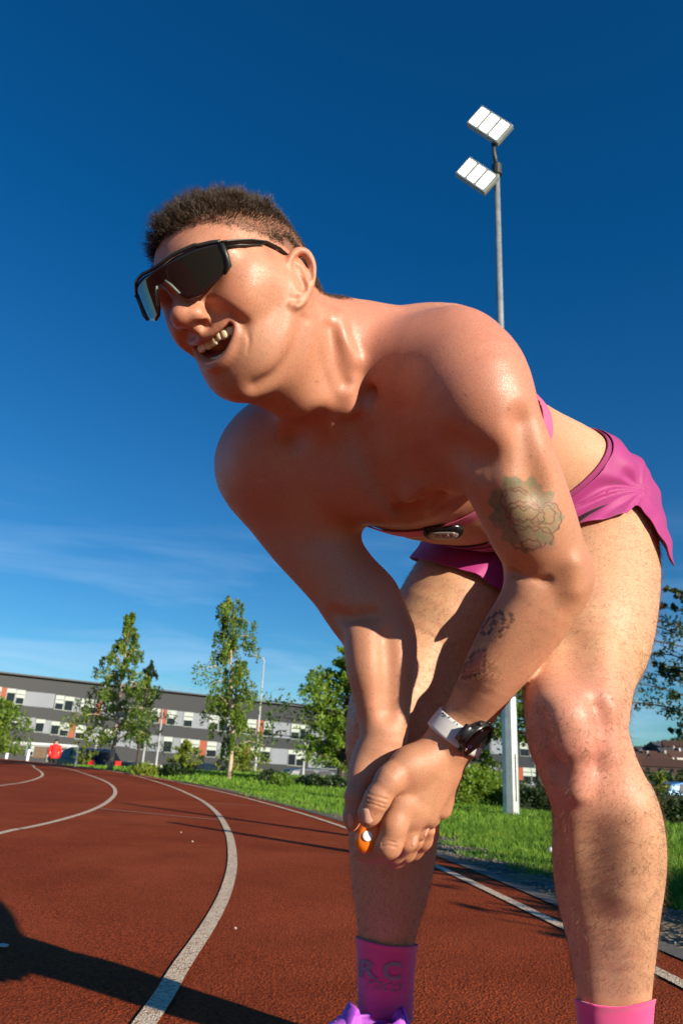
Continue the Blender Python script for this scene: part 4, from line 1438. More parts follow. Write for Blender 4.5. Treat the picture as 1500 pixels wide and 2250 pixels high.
handL = Chain()
handL.add('+', limb([(1000, 1620, 52, .88, .72), (962, 1668, 58, .875, .62), (922, 1718, 66, .868, .5), (898, 1765, 64, .862, .46)]))
handL.add('+', seg((985, 1700, .89), (968, 1775, .89), .016, .014), .02)
for (x0, y0, d0), (x1, y1, d1) in [((930, 1690, .85), (872, 1778, .842)), ((950, 1700, .853), (905, 1795, .848)), ((965, 1705, .86), (938, 1795, .862))]:
    handL.add('+', seg((x0, y0, d0 + .006), (x1, y1, d1 + .006), .006, .010), .014)
handL.add('+', finger([(955, 1665, .868), (897, 1682, .855), (857, 1713, .840), (829, 1755, .832), (812, 1787, .833), (806, 1799, .835)], [30, 34, 30, 26.5, 23.5, 18]), kfade(P(900, 1680, .86), .02, .05, .025, .004))
handL.add('+', finger([(882, 1765, .852), (866, 1812, .843), (854, 1856, .842), (819, 1872, .858), (796, 1869, .868), (788, 1865, .872)], [30, 27, 27, 21, 17, 12]), .010)
handL.add('+', finger([(908, 1775, .860), (892, 1845, .860), (868, 1876, .880), (842, 1882, .892)], [27, 23, 18, 13]), .008)
handL.add('+', finger([(932, 1772, .870), (916, 1822, .878), (896, 1850, .90), (872, 1862, .915)], [25, 21, 17, 13]), .008)
handL.add('+', finger([(956, 1765, .880), (944, 1796, .890), (925, 1820, .912), (905, 1835, .925)], [22, 19, 15, 12]), .008)
handL.bounds()
KN = kfade(P(905, 1772, .862), .018, .042, .012, .0012)
handL.items = [(o_, p_, (KN if (i_ >= 6) else k_)) for i_, (o_, p_, k_) in enumerate(handL.items)]
for pts in ([(802, 1752), (822, 1760), (848, 1768)], [(800, 1760), (822, 1768), (846, 1776)], [(808, 1744), (828, 1751), (852, 1757)], [(838, 1852), (852, 1848), (868, 1852)], [(838, 1860), (852, 1857), (870, 1862)]):
    carve(handL, '-', pts, .0005, -.0001, .0022)
handR = Chain()
handR.add('+', limb([(835, 1665, 53, .905, .75), (826, 1720, 60, .912, .55), (834, 1790, 62, .925, .42), (850, 1850, 58, .935, .40)]))
handR.add('+', finger([(820, 1665, .90), (800, 1700, .888), (783, 1748, .872), (775, 1795, .864), (775, 1812, .862)], [34, 30, 23, 19, 15]), .02)
handR.add('+', finger([(838, 1868, .93), (866, 1886, .912), (893, 1872, .893), (912, 1845, .882), (915, 1840, .881)], [20, 19, 18, 16, 14]), .008)
handR.add('+', finger([(880, 1868, .94), (908, 1868, .92), (930, 1846, .905), (942, 1824, .895)], [18, 18, 17, 14]), .008)
handR.add('+', finger([(900, 1860, .95), (930, 1856, .935), (948, 1834, .92), (956, 1815, .91)], [16, 15, 13, 10]), .008)
handR.bounds()

body = Chain()
body.add('+', torso)
body.add('+', head, kfade(Hh(0, -.02, -.06), .03, .14, .045, .006))
body.add('+', Chain([('+', legL, .01)]).bounds(), .02)
body.add('+', Chain([('+', legR, .01)]).bounds(), .02)
body.add('+', Chain([('+', armL, .01), ('+', handL, .012)]).bounds(), kfade(P(1020, 840, .88), .10, .24, .095, .005))
body.add('+', Chain([('+', armR, .01), ('+', handR, .012)]).bounds(), kfade(P(620, 1000, 1.05), .09, .24, .085, .002))
body.bounds()
_jl = [spt(x, y, body, .001) for x, y in ((668, 702), (655, 762), (618, 818), (566, 850))]
_ck = [spt(x, y, body, .0045) for x, y in ((562, 690), (572, 735), (566, 780))]
body.add('-', Tube(_jl, [.001, .003, .003, .001], [.001, .003, .003, .001], _fw + .01, 3), .024)
body.bounds()
# ------------------------------------------------------------------ the man: skin mesh
from mathutils.bvhtree import BVHTree
BV, BF = surface(body, 0.003)
_dh = np.linalg.norm(BV - Hh(0, 0.02, 0), axis=1)
_dk = np.linalg.norm(BV - P(890, 1790, .87), axis=1)
_w = np.clip((_dh - .12) / .03, .0, 1) * np.clip((_dk - .09) / .04, .0, 1)
BV = taubin(BV, BF, .06 + .94 * _w, 5)


def to_px(v):
    q = np.asarray(v) - CAM
    wd = q @ _fw
    return 750 + FPX * (q @ IX) / wd, 1125 - FPX * (q @ IY) / wd, wd


def local_head(v):
    return (np.asarray(v) - HO) @ HR.T


def refine(verts, faces, centers, project=True):
    """split the faces near the given points once, then pull the new points on the surface"""
    me = bpy.data.meshes.new("tmp")
    me.from_pydata(verts.tolist(), [], [list(map(int, f)) for f in faces])
    bm = bmesh.new(); bm.from_mesh(me)
    bm.verts.ensure_lookup_table()
    near = np.zeros(len(verts), bool)
    for c, r in centers:
        near |= np.linalg.norm(verts - c, axis=1) < r
    ed = [e for e in bm.edges if near[e.verts[0].index] and near[e.verts[1].index]]
    bmesh.ops.subdivide_edges(bm, edges=ed, cuts=1, use_grid_fill=True)
    bm.verts.index_update()
    V = np.array([v.co[:] for v in bm.verts]); n0 = len(verts)
    Fc = [[v.index for v in f.verts] for f in bm.faces]
    bm.free(); bpy.data.meshes.remove(me)
    if project:
        for _ in range(2):
            g = sdf_grad(project, V[n0:], .0006); dd = sdf_at(project, V[n0:])
            V[n0:] -= g * np.clip(dd, -.0012, .0012)[:, None]
        near2 = np.flatnonzero(near)
        g = sdf_grad(project, V[near2], .0006); dd = sdf_at(project, V[near2])
        V[near2] -= g * np.clip(dd, -.0012, .0012)[:, None]
    return V, Fc


_full = True
_node = body
BV, BF = refine(BV, BF, [(Hh(0, .055, -.03), .088), (Hh(-.075, -.01, -.005), .05)], _node)
BV, BF = refine(BV, BF, [(P(870, 1790, .86), .085)], _node)
if _full:
    TC = [(P(1150, 1130, .83), .065), (P(1085, 1375, .86), .035), (P(1045, 1465, .86), .035)]
    BV, BF = refine(BV, BF, TC, None)
    BV, BF = refine(BV, BF, TC, None)
bvh_body = BVHTree.FromPolygons([tuple(v) for v in BV], BF)
ME = bpy.data.meshes.new("body")
ME.from_pydata(BV.tolist(), [], BF)
ME.update()
BN = np.empty(len(BV) * 3); ME.vertex_normals.foreach_get('vector', BN); BN = BN.reshape(-1, 3)


def hit(px, py, tree=None):
    r = Vector(ray(px, py)).normalized()
    loc, nor, i, d = (tree or bvh_body).ray_cast(Vector(CAM), r)
    if loc is None:
        return None, None
    return np.array(loc), np.array(nor)


# ------------------------------------------------------------------ skin colour, carried by the points of the mesh
def gauss(c, r):
    return np.exp(-(np.linalg.norm(BV - np.asarray(c), axis=1) / r) ** 2)


SK_BASE = np.array([.46, .228, .125])
SK_PALE = np.array([.62, .39, .23])
SK_RED = np.array([.56, .20, .125])
SK_LEG = np.array([.58, .34, .20])
col = np.tile(SK_BASE, (len(BV), 1))


def tint(wt, c):
    global col
    wt = np.clip(wt, 0, 1)[:, None]
    col = col * (1 - wt) + np.asarray(c) * wt


bx, by, bd = to_px(BV)
LH = local_head(BV)
if _full:
    dtorso = sdf_at(torso, BV); dleg = np.minimum(sdf_at(legL, BV), sdf_at(legR, BV))
    tint(np.clip(1 - dtorso / .02, 0, 1) * np.clip((bd - .98) / .10, 0, 1), SK_PALE)
    tint(np.clip(1 - dleg / .01, 0, 1), SK_LEG)
    thigh = np.clip((BV[:, 2] - .50) / .10, 0, 1) * np.clip(1 - dleg / .01, 0, 1)
    tint(thigh * .75, SK_PALE * [1.0, .98, .95])
    tint(gauss(P(1255, 1590, .83), .060) * .95, [.60, .215, .17])
    tint(gauss(P(1285, 1680, .83), .055) * .75, [.58, .22, .19])
    tint(gauss(P(1030, 790, .86), .13) * .95, [.60, .225, .165])
    tint(gauss(P(850, 740, .95), .13) * .7, [.62, .27, .19])
    tint(gauss(P(780, 1000, .92), .16) * .45, SK_RED * [.95, .95, .95])
    tint(gauss(P(560, 1020, .98), .12) * .5, SK_RED)
    tint(gauss(P(845, 1560, .90), .05) * .35, SK_RED * [1.05, 1.2, 1.1])
# face
headw = np.clip(1 - sdf_at(head, BV) / .02, 0, 1) * np.clip(1.3 - np.linalg.norm(LH - [0, .02, 0], axis=1) / .13, 0, 1)
tint(headw * .9, [.56, .275, .175])
s_, f_, u_ = LH.T


def lg(c, r, k):
    return np.exp(-(((s_ - c[0]) / r[0]) ** 2 + ((f_ - c[1]) / r[1]) ** 2 + ((u_ - c[2]) / r[2]) ** 2)) * k


for sg in (-1, 1):
    tint(lg((sg * .048, .065, -.018), (.022, .03, .02), .6), SK_RED * [1.12, 1.15, 1.05])
    tint(lg((sg * .08, -.015, 0), (.014, .022, .035), .8), SK_RED * [1.15, .95, .85])
tint(lg((0, .105, -.022), (.02, .02, .014), .6), SK_RED * [1.08, 1.05, .95])
tint(lg((0, .10, .055), (.05, .05, .02), .3), SK_RED * [1.1, 1.2, 1.2])
# lips and the inside of the mouth


def near_line(pts, r):
    d = np.full(len(BV), 9.0)
    K = cat([Hh(*q) for q in pts], 4)
    sel = np.flatnonzero(np.linalg.norm(LH - [0, .07, -.055], axis=1) < .07)
    for k in K:
        d[sel] = np.minimum(d[sel], np.linalg.norm(BV[sel] - k, axis=1))
    return np.clip(1.6 - d / r, 0, 1)


tint(near_line(mouth_up, .0042) * .6, [.46, .16, .12])
tint(near_line(mouth_lo, .0050) * .6, [.50, .165, .125])
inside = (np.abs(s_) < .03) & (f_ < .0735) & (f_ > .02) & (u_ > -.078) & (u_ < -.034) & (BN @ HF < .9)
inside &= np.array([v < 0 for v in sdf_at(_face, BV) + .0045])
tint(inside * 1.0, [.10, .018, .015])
# beard shadow, scalp
jaw = np.exp(-(((s_) / .06) ** 2 + ((f_ - .055) / .045) ** 2 + ((u_ + .088) / .028) ** 2))
tint(jaw * .25, [.36, .20, .13])


def scalp(s, f, u):
    a = np.abs(s)
    line = np.interp(f, [-.12, -.085, -.06, -.035, -.015, .0, .02, .040, .055, .07, .12],
                     [-.040, -.036, -.030, -.018, .020, .030, .036, .044, .058, .066, .070])
    line = line + np.where(f > .05, (a / .05) ** 2 * -.004, 0)
    return np.clip((u - line) / .006, 0, 1)


sc_w = scalp(s_, f_, u_) * (np.linalg.norm(LH, axis=1) < .14) * (sdf_at(ear, BV) > .004)
tint(sc_w * .88, [.085, .052, .030])
tint(lg((-.074, .022, .020), (.02, .008, .016), .45), [.16, .09, .055])       # sideburn
# freckles and moles
for k in range(260):
    c = (rng.uniform(740, 1270), rng.uniform(650, 1280)) if k < 200 else (rng.uniform(440, 660), rng.uniform(560, 860))
    if not _full and k < 200:
        continue
    h, n_ = hit(*c)
    if h is None:
        continue
    m = np.exp(-(np.linalg.norm(BV - h, axis=1) / rng.uniform(.0009, .0020)) ** 4) if k % 2 else None
    if m is not None:
        tint(m * rng.uniform(.2, .6), SK_BASE * [.55, .42, .40])
for (mx_, my_, r, kk) in [(697, 838, .0017, .9), (519, 826, .0016, .7), (1117, 900, .0018, .7), (1163, 1003, .0018, .7), (1148, 1013, .0014, .7), (1196, 992, .0012, .6), (1223, 1037, .0014, .7), (1022, 870, .0018, .7), (1020, 922, .0016, .6), (815, 1558, .0014, .7)]:
    h, n_ = hit(mx_, my_)
    if h is not None:
        tint(np.exp(-(np.linalg.norm(BV - h, axis=1) / r) ** 4) * kk, [.10, .045, .03])

# tattoos ------------------------------------------------------------------


def poly_d(x, y, pts):
    d = np.full(len(x), 1e3)
    for (x0, y0), (x1, y1) in zip(pts[:-1], pts[1:]):
        dx, dy = x1 - x0, y1 - y0
        t = np.clip(((x - x0) * dx + (y - y0) * dy) / (dx * dx + dy * dy + 1e-9), 0, 1)
        d = np.minimum(d, np.hypot(x - x0 - t * dx, y - y0 - t * dy))
    return d


def in_poly(x, y, pts):
    c = np.zeros(len(x), bool)
    j = len(pts) - 1
    for i in range(len(pts)):
        xi, yi = pts[i]; xj, yj = pts[j]
        c ^= ((yi > y) != (yj > y)) & (x < (xj - xi) * (y - yi) / (yj - yi + 1e-9) + xi)
        j = i
    return c


if _full:
    sel = np.flatnonzero((bx > 1040) & (bx < 1260) & (by > 1020) & (by < 1240) & (bd < .96) & ((BN @ _fw) < .1))
    x, y = bx[sel], by[sel]
    th = np.arctan2(y - 1128, x - 1152)
    R0 = 80 + 6 * np.sin(9 * th + .6) + 4 * np.sin(17 * th) + 7 * np.cos(2 * (th - .9))
    rr = np.hypot(x - 1152, y - 1128)
    a = np.zeros(len(BV))
    mott = .5 + .5 * np.sin(x * .23 + 2 * np.sin(y * .11)) * np.sin(y * .19 + 1.5 * np.sin(x * .17))
    a[sel] = np.clip((R0 - rr) / 5, 0, 1) * (.78 + .18 * mott)
    tint(a, [.050, .165, .095])
    a[:] = 0; a[sel] = np.clip(1.2 - np.hypot((x - 1122) / 34, (y - 1090) / 24), 0, 1) * .8
    tint(a, [.24, .24, .17])
    a[:] = 0; a[sel] = np.clip(1.2 - np.hypot((x - 1158) / 45, (y - 1128) / 30), 0, 1) * .75
    tint(a, [.30, .25, .13])
    a[:] = 0; a[sel] = np.clip(1.2 - np.hypot((x - 1205) / 25, (y - 1142) / 32), 0, 1) * .75
    tint(a, [.32, .24, .13])
    a[:] = 0; a[sel] = np.clip(1.2 - np.hypot((x - 1160) / 34, (y - 1192) / 17), 0, 1) * .7
    tint(a, [.30, .24, .12])
    a[:] = 0; a[sel] = np.clip(1.2 - np.hypot((x - 1190) / 40, (y - 1203) / 12), 0, 1) * .5
    tint(a, [.17, .13, .16])

    def arc(cx, cy, rx, ry, a0, a1, n=14, rot=0.0):
        o = []
        for k in range(n + 1):
            t = radians(lerp(a0, a1, k / n)); X, Y = rx * cos(t), ry * sin(t)
            o.append((cx + X * cos(rot) - Y * sin(rot), cy + X * sin(rot) + Y * cos(rot)))
        return o
    lines = [arc(1132, 1098, 33, 27, 170, 350), arc(1132, 1098, 26, 20, 200, 330), arc(1152, 1130, 44, 27, 0, 360, 22, .2), arc(1150, 1128, 30, 16, 20, 330, 18),
             arc(1206, 1138, 26, 34, 0, 360, 20), arc(1203, 1132, 15, 20, 200, 480), arc(1160, 1190, 38, 19, 10, 200), arc(1165, 1196, 22, 10, 0, 360), arc(1188, 1180, 26, 22, 250, 400),
             [(1098, 1108), (1112, 1120), (1120, 1140), (1118, 1160), (1136, 1170)], [(1120, 1118), (1136, 1112), (1150, 1122), (1168, 1114), (1186, 1126)],
             [(1126, 1140), (1142, 1150), (1158, 1140), (1172, 1150), (1190, 1145)], [(1140, 1165), (1160, 1160), (1178, 1168), (1186, 1158)], [(1165, 1095), (1180, 1112)]]
    d = np.full(len(sel), 99.0)
    for ln in lines:
        d = np.minimum(d, poly_d(x + 1.6 * np.sin(y * .35), y + 1.6 * np.sin(x * .31), ln))
    a[:] = 0; a[sel] = np.clip(1.5 - d / 1.7, 0, 1) * .92
    tint(a, [.020, .032, .028])
    # forearm: blocky outlines and a heart
    sel = np.flatnonzero((bx > 1000) & (bx < 1130) & (by > 1325) & (by < 1515) & (bd < .96) & ((BN @ _fw) < .25))
    x, y = bx[sel], by[sel]

    def grid(cx, cy, rot, sx, sy, rows, wt, c, jit=0.0):
        X = ((x - cx) * cos(rot) + (y - cy) * sin(rot)) / sx + len(rows[0]) / 2
        Y = (-(x - cx) * sin(rot) + (y - cy) * cos(rot)) / sy + len(rows) / 2
        m = np.zeros(len(x))
        for j, row in enumerate(rows):
            for i, ch in enumerate(row):
                if ch in c:
                    m = np.maximum(m, ((X >= i - .08) & (X < i + 1.08) & (Y >= j - .08) & (Y < j + 1.08)) * 1.0)
        q = np.zeros(len(BV)); q[sel] = m * wt
        return q
    H = ["..##.##..", ".#rr#rr#.", "#rrrrrrr#", "#rrrrrrr#", ".#rrrrr#.", "..#rrr#..", "...#r#...", "....#...."]
    tint(grid(1046, 1462, -.95, 9.2, 5.8, H, .96, "#"), [.014, .014, .020])
    tint(grid(1046, 1462, -.95, 9.2, 5.8, H, .75, "r"), [.34, .04, .04])
    D = [".####....", "#....##..", "#..##..#.", ".##.#..#.", "......#..", ".....##.#", "...##...#", "..#..###."]
    tint(grid(1091, 1371, -.95, 8.6, 6.2, D, .96, "#"), [.014, .014, .020])

# ------------------------------------------------------------------ skin material and object
person = empty("person", (P(1100, 1100, 1.1)[0], P(1100, 1100, 1.1)[1], 0))
tag(person, "shirtless laughing runner in dark sunglasses and magenta shorts bending over with clasped hands", "person")

sk = NT("skin", .42, (.5, .25, .13), 0, .5)
at = sk.n('ShaderNodeAttribute', attribute_name='skin_tone')
n1 = sk.noise(60, 6, .72)
n2 = sk.noise(420, 3, .6)
c1 = sk.mix(sk.ramp(n1, [(.35, 0.0), (.68, .5)]), at.outputs['Color'], (.60, .20, .13))
n3 = sk.noise(9, 4, .6)
c1b = sk.mix(.8, at.outputs['Color'], sk.mix(sk.ramp(n3, [(.40, 0.0), (.70, .35)]), c1, (.70, .38, .22)))
c2 = sk.mix(sk.math('MULTIPLY', sk.ramp(n2, [(.48, 0.0), (.72, 1.0)]), .34), c1b, (.20, .075, .04))
sk.base(c2)
wet = sk.noise(14, 4, .6)
drops = sk.ramp(sk.noise(520, 2, .7), [(.44, .46), (.58, .12)])
dry = sk.ramp(sk.noise(170, 3, .7), [(.3, .44), (.7, .62)])
sk.rough(sk.mix(sk.math('MULTIPLY', at.outputs['Alpha'], sk.ramp(wet, [(.36, .45), (.55, 1.0)])), dry, drops))
sk.set('Subsurface Weight', .12); sk.set('Subsurface Radius', (1.0, .35, .18)); sk.set('Subsurface Scale', .006)
vor = sk.n('ShaderNodeTexVoronoi'); vor.inputs['Scale'].default_value = 900; sk.l(sk.tc(), vor.inputs['Vector'])
hb = sk.mix(.35, vor.outputs['Distance'], sk.noise(900, 3, .7))
sk.bump(hb, .26, .0011)
ca = ME.color_attributes.new("skin_tone", 'FLOAT_COLOR', 'POINT')
wetness = np.zeros(len(BV))
for (x_, y_, d_, r_, k_) in [(1070, 810, .82, .09, 1), (960, 700, .95, .10, .7), (690, 760, .86, .07, 1), (520, 500, .80, .06, 1), (540, 620, .80, .06, 1), (640, 620, .84, .04, .8), (600, 980, 1.0, .10, .5), (850, 1100, .9, .10, .8), (1230, 1280, .84, .04, .7), (1390, 1250, 1.0, .07, .4), (1290, 1600, .83, .06, .5), (1400, 1850, .86, .08, .4)]:
    wetness = np.maximum(wetness, gauss(P(x_, y_, d_), r_) * k_)
ca.data.foreach_set('color', np.hstack([col, wetness[:, None]]).astype(np.float32).ravel())
ME.materials.append(sk.m)
ME.polygons.foreach_set('use_smooth', np.ones(len(ME.polygons), bool))
body_ob = bpy.data.objects.new("body", ME)
COL.objects.link(body_ob)
body_ob.parent = person
body_ob.matrix_parent_inverse = parent_inv(person)


def part(name, V, Fc, m, parent=None, smooth=True):
    return mesh_obj(name, V, Fc, m, parent or person, smooth)


# ------------------------------------------------------------------ teeth
enamel = NT("tooth_enamel", .38, (.80, .72, .50)); enamel.set('Subsurface Weight', .15); enamel.set('Subsurface Scale', .002)
tm = MB()


def tooth(s, u, w, h, f):
    c = Hh(s, f, u)
    yaw = -math.atan(2 * 11.0 * s)
    A = HS * cos(yaw) + HF * sin(yaw); B = nrm(np.cross(HU, A)) * -1
    v, fc = [], []
    nu, nv = 10, 8
    for j in range(nv + 1):
        ph = -pi / 2 + pi * j / nv
        for i in range(nu):
            t = 2 * pi * i / nu
            e = .5
            sg = lambda q: math.copysign(abs(q) ** e, q)
            x_, y_, z_ = sg(cos(t)) * sg(cos(ph)), sin(t) * cos(ph), sg(sin(ph))
            v.append(c + A * x_ * w / 2 * (1.0 - .12 * z_) + B * y_ * .0032 + HU * z_ * h / 2)
    for j in range(nv):
        for i in range(nu):
            fc.append((j * nu + i, j * nu + (i + 1) % nu, (j + 1) * nu + (i + 1) % nu, (j + 1) * nu + i))
    tm.add(v, fc)


_ft = fs(0, -.050) - .0045
xs = [.0045, .0126, .0197, .0262, .0310]
for k, sx in enumerate(xs):
    for sg in (-1, 1):
        tooth(sg * sx, -.0520 + .10 * sx + (.0010 if k == 1 else 0), [.0102, .0084, .0090, .0080, .0070][k], [.0124, .0108, .0116, .0096, .008][k], _ft - 11.0 * sx * sx)
tooth_up = tm.build("upper_teeth", enamel.m, person, True)
tm = MB()
for k, sx in enumerate([.0027, .0082, .0138, .0196, .0246]):
    for sg in (-1, 1):
        tooth(sg * sx, -.0715 + .20 * sx, [.0050, .0052, .0056, .0056, .005][k], [.0075, .0072, .0078, .007, .006][k], _ft - .0050 - 12.0 * sx * sx)
tooth_lo = tm.build("lower_teeth", enamel.m, person, True)
gum = NT("gum", .25, (.42, .12, .10))
gm = MB()
gm.tube([Hh(q, _ft - .002 - 11.0 * q * q, -.0438 + .10 * abs(q)) for q in np.linspace(-.028, .028, 11)], .0042, 8)
gm.build("gum", gum.m, person, True)

# ------------------------------------------------------------------ sunglasses
black = NT("glasses_frame_plastic", .42, (.018, .020, .020)); black.m.diffuse_color = (0, 0, 0, 1)
lensm = NT("dark_lens", .04, (.010, .008, .009)); lensm.set('Specular IOR Level', .55); lensm.set('Coat Weight', .3)
lensm.base(lensm.ramp(lensm.noise(6, 2), [(.3, (.010, .007, .008)), (.7, (.016, .011, .012))]))
S_ = [0, .008, .0125, .0150, .0220, .033, .047, .058, .0640, .0650]
UT = [.0330, .0335, .0340, .0345, .0360, .0365, .0372, .0358, .0342, .0338]
UB = [.0190, .0182, .0100, -.0018, -.0095, -.0112, -.0050, .0012, .0085, .0190]


def gl(s, u, off=0.0):
    a = abs(s)
    return Hh(s, .1155 + .15 * s - 7.1 * s * s + off - .10 * max(0, .03 - u) * .3, u)


V, Fc = [], []
NS, NU = 56, 12
for i in range(NS + 1):
    s = lerp(-.0650, .0650, i / NS)
    for j in range(NU + 1):
        t = j / NU
        u = lerp(np.interp(abs(s), S_, UB), np.interp(abs(s), S_, UT), t)
        V.append(gl(s, u))
for i in range(NS):
    for j in range(NU):
        a = i * (NU + 1) + j
        Fc.append((a, a + 1, a + NU + 2, a + NU + 1))
glasses = part("sunglasses", [], [], black.m)
gf = MB()
ss = list(np.linspace(-.065, .065, 53))
top = [gl(s, np.interp(abs(s), S_, UT) + .0010 + (.0016 if abs(s) < .046 else 0), .0004) for s in ss]
gf.tube(top, .0021, 8, flat=1.0)
for sg in (-1, 1):                                       # side rims, nose piece
    gf.tube([gl(sg * q[0], q[1], .0005) for q in [(.0650, .0335), (.0655, .0200), (.0645, .0085), (.0590, .0012)]], [.0030, .0030, .0034, .0018], 8)
    W_ = lambda f, u, o=.0035: (max(_wside[(f, u)] + o, .066 + (.0735 - f) * .10), f, u)
    A_ = [(.0645, .0765 + .020 * (sg > 0), .0330), (.0675, .0690 + .012 * (sg > 0), .0328), W_(.058, .0325, .004), W_(.042, .0315, .004), W_(.022, .0285), W_(.006, .021), W_(-.006, .013, .002)]
    gf.tube([Hh(sg * q[0], q[1], q[2]) for q in A_], [.0050, .0052, .0044, .0038, .0034, .0030, .0024], 8, up=HU, flat=.34)
    B_ = [(.0655, .0720 + .014 * (sg > 0), .0280), W_(.055, .028, .003), W_(.048, .0268, .003), W_(.026, .0262, .003)]
    gf.tube([Hh(sg * q[0], q[1], q[2]) for q in B_], [.0030, .0022, .0018, .0012], 6, up=HU, flat=.6)
gfo = mesh_obj("frame", gf.v, gf.f, black.m, person, True)
bpy.data.objects.remove(glasses)
glasses = gfo; glasses.name = "sunglasses"
lens = mesh_obj("lens", V, Fc, lensm.m, glasses, True)
md = lens.modifiers.new('thick', 'SOLIDIFY'); md.thickness = .0014
npm = NT("nose_piece_rubber", .5, (.16, .18, .16))
gn = MB()
for sg in (-1, 1):
    gn.tube([gl(sg * q[0], q[1], -.0005 + .002) for q in [(.0065, .0180), (.0110, .0110), (.0165, -.0010)]], [.0013, .0016, .0014], 6)
gn.build("nose_piece", npm.m, glasses, True)

# ------------------------------------------------------------------ hair
hairm = NT("brown_hair", .38, (.060, .034, .018)); hairm.set('Specular IOR Level', .6)
oi = hairm.noise(260, 2)
hairm.base(hairm.ramp(oi, [(.36, (.018, .011, .007)), (.58, (.060, .035, .019)), (.74, (.22, .14, .075))]))


def strands(roots, dirs, lens_, rad, name, mat, seg=3, curl=0.0, gravity=None, parent=None):
    roots = np.asarray(roots); n = len(roots)
    dirs = dirs / (np.linalg.norm(dirs, axis=1)[:, None] + 1e-9)
    side = np.cross(dirs, rng.normal(size=(n, 3))); side /= np.linalg.norm(side, axis=1)[:, None] + 1e-9
    bend = np.cross(dirs, side)
    V = []
    for j in range(seg + 1):
        t = j / seg
        p = roots + dirs * (lens_ * t)[:, None] + bend * (lens_ * curl * t * t)[:, None]
        if gravity is not None:
            p = p + gravity * (lens_ * t * t)[:, None]
        r = (rad * (1 - .85 * t))[:, None] if not np.isscalar(rad) else rad * (1 - .85 * t)
        if j < seg:
            for k in range(3):
                a = 2 * pi * k / 3
                V.append(p + (side * cos(a) + bend * sin(a)) * r)
        else:
            V.append(p)
    V = np.stack(V, 1); m = V.shape[1]
    Fc = []
    base = (np.arange(n) * m)[:, None]
    quads, tris = [], []
    for j in range(seg - 1):
        for k in range(3):
            quads.append([j * 3 + k, j * 3 + (k + 1) % 3, (j + 1) * 3 + (k + 1) % 3, (j + 1) * 3 + k])
    for k in range(3):
        tris.append([(seg - 1) * 3 + k, (seg - 1) * 3 + (k + 1) % 3, m - 1])
    Fc = [list(r) for q in quads for r in (base + np.array(q))] + [list(r) for q in tris for r in (base + np.array(q))]
    return mesh_obj(name, V.reshape(-1, 3), Fc, mat, parent or person, True)


def scatter(cand, n, jitter=.0025):
    idx = rng.choice(cand, n)
    p = BV[idx] + rng.normal(size=(n, 3)) * jitter
    nn = BN[idx]
    p = p - nn * ((p - BV[idx]) * nn).sum(1)[:, None]
    return p - nn * .0008, nn, idx


# denser candidates: pick by area, so use face centres of the coarse mesh
top_w = scalp(s_, f_, u_) * (np.linalg.norm(LH, axis=1) < .14) * (sdf_at(ear, BV) > .012)
cand = np.flatnonzero(top_w > .4)
NH = 25000
p, nn, idx = scatter(cand, NH)
ls, lf, lu = LH[idx].T
upness = np.clip((lu - .056) / .028, 0, 1) * np.clip((lf + .085) / .05, 0, 1)
clump = np.sin(ls * 210 + 2 * np.sin(lf * 160)) * np.sin(lf * 190 + 1.3 * np.sin(ls * 140))
ln = (.0045 + .0155 * upness * (1 + .25 * np.clip(lf / .08, -1, 1))) * rng.uniform(.65, 1.15, NH) * (1 + .28 * clump * upness)
d = nn * 1.0 + rng.normal(size=(NH, 3)) * (.18 + .10 * upness)[:, None]
d = d + HU * (.5 * upness)[:, None] + HF * (.28 * upness + .15)[:, None] * np.clip((lf + .05) / .1, 0, 1)[:, None]
d = d - HU * ((1 - upness) * .6)[:, None] - HF * ((1 - upness) * .35)[:, None]
d += (np.stack([np.sin(lf * 150 + ls * 60), np.sin(ls * 170), np.cos(lf * 130)], 1) @ HR) * (.22 * upness)[:, None]
# strands of one tuft lean together
nc = 620
ci = rng.choice(np.flatnonzero(upness > .25), nc)
near_ = np.empty(NH, int)
for k in range(0, NH, 2000):
    near_[k:k + 2000] = ((p[k:k + 2000, None] - p[ci][None]) ** 2).sum(2).argmin(1)
cd = (p[ci] + d[ci] / np.linalg.norm(d[ci], axis=1)[:, None] * (ln[ci] * rng.uniform(.8, 1.35, nc))[:, None])[near_]
dn = d / np.linalg.norm(d, axis=1)[:, None]
pull = (.62 * upness)[:, None]
tipv = (p + dn * ln[:, None]) * (1 - pull) + cd * pull - p
ln = np.linalg.norm(tipv, axis=1)
hair = strands(p, tipv, ln, np.where(upness > .3, .00034, .00022), "hair", hairm.m, 4, .22)
if _full:
    # fine hair on legs and forearms
    legh = NT("body_hair", .45, (.16, .085, .045))
    legh.base(legh.ramp(legh.noise(90, 2), [(.4, (.10, .055, .030)), (.7, (.36, .22, .12))]))
    wl = np.clip(1 - dleg / .004, 0, 1) * (BV[:, 2] > .20)
    cand = np.flatnonzero(wl > .5)
    n = 34000
    p, nn, idx = scatter(cand, n)
    tang = np.cross(nn, rng.normal(size=(n, 3))) * .8 + np.array([0, 0, -1.0]) * .9
    d = nn * .42 + tang * rng.uniform(.4, 1.2, n)[:, None]
    strands(p, d, rng.uniform(.006, .013, n), .00014, "leg_hair", legh.m, 3, .55)
    fa = ((by > 1290) & (by < 1590) & (bd < 1.0)) & (dleg > .006) & (bx > 740) & (bx < 1300)
    cand = np.flatnonzero(fa)
    n = 5000
    p, nn, idx = scatter(cand, n)
    tang = np.cross(nn, rng.normal(size=(n, 3))) * .8 + np.array([0, 0, -1.0]) * .6
    d = nn * .35 + tang
    strands(p, d, rng.uniform(.004, .010, n), .00010, "arm_hair", legh.m, 3, .5)
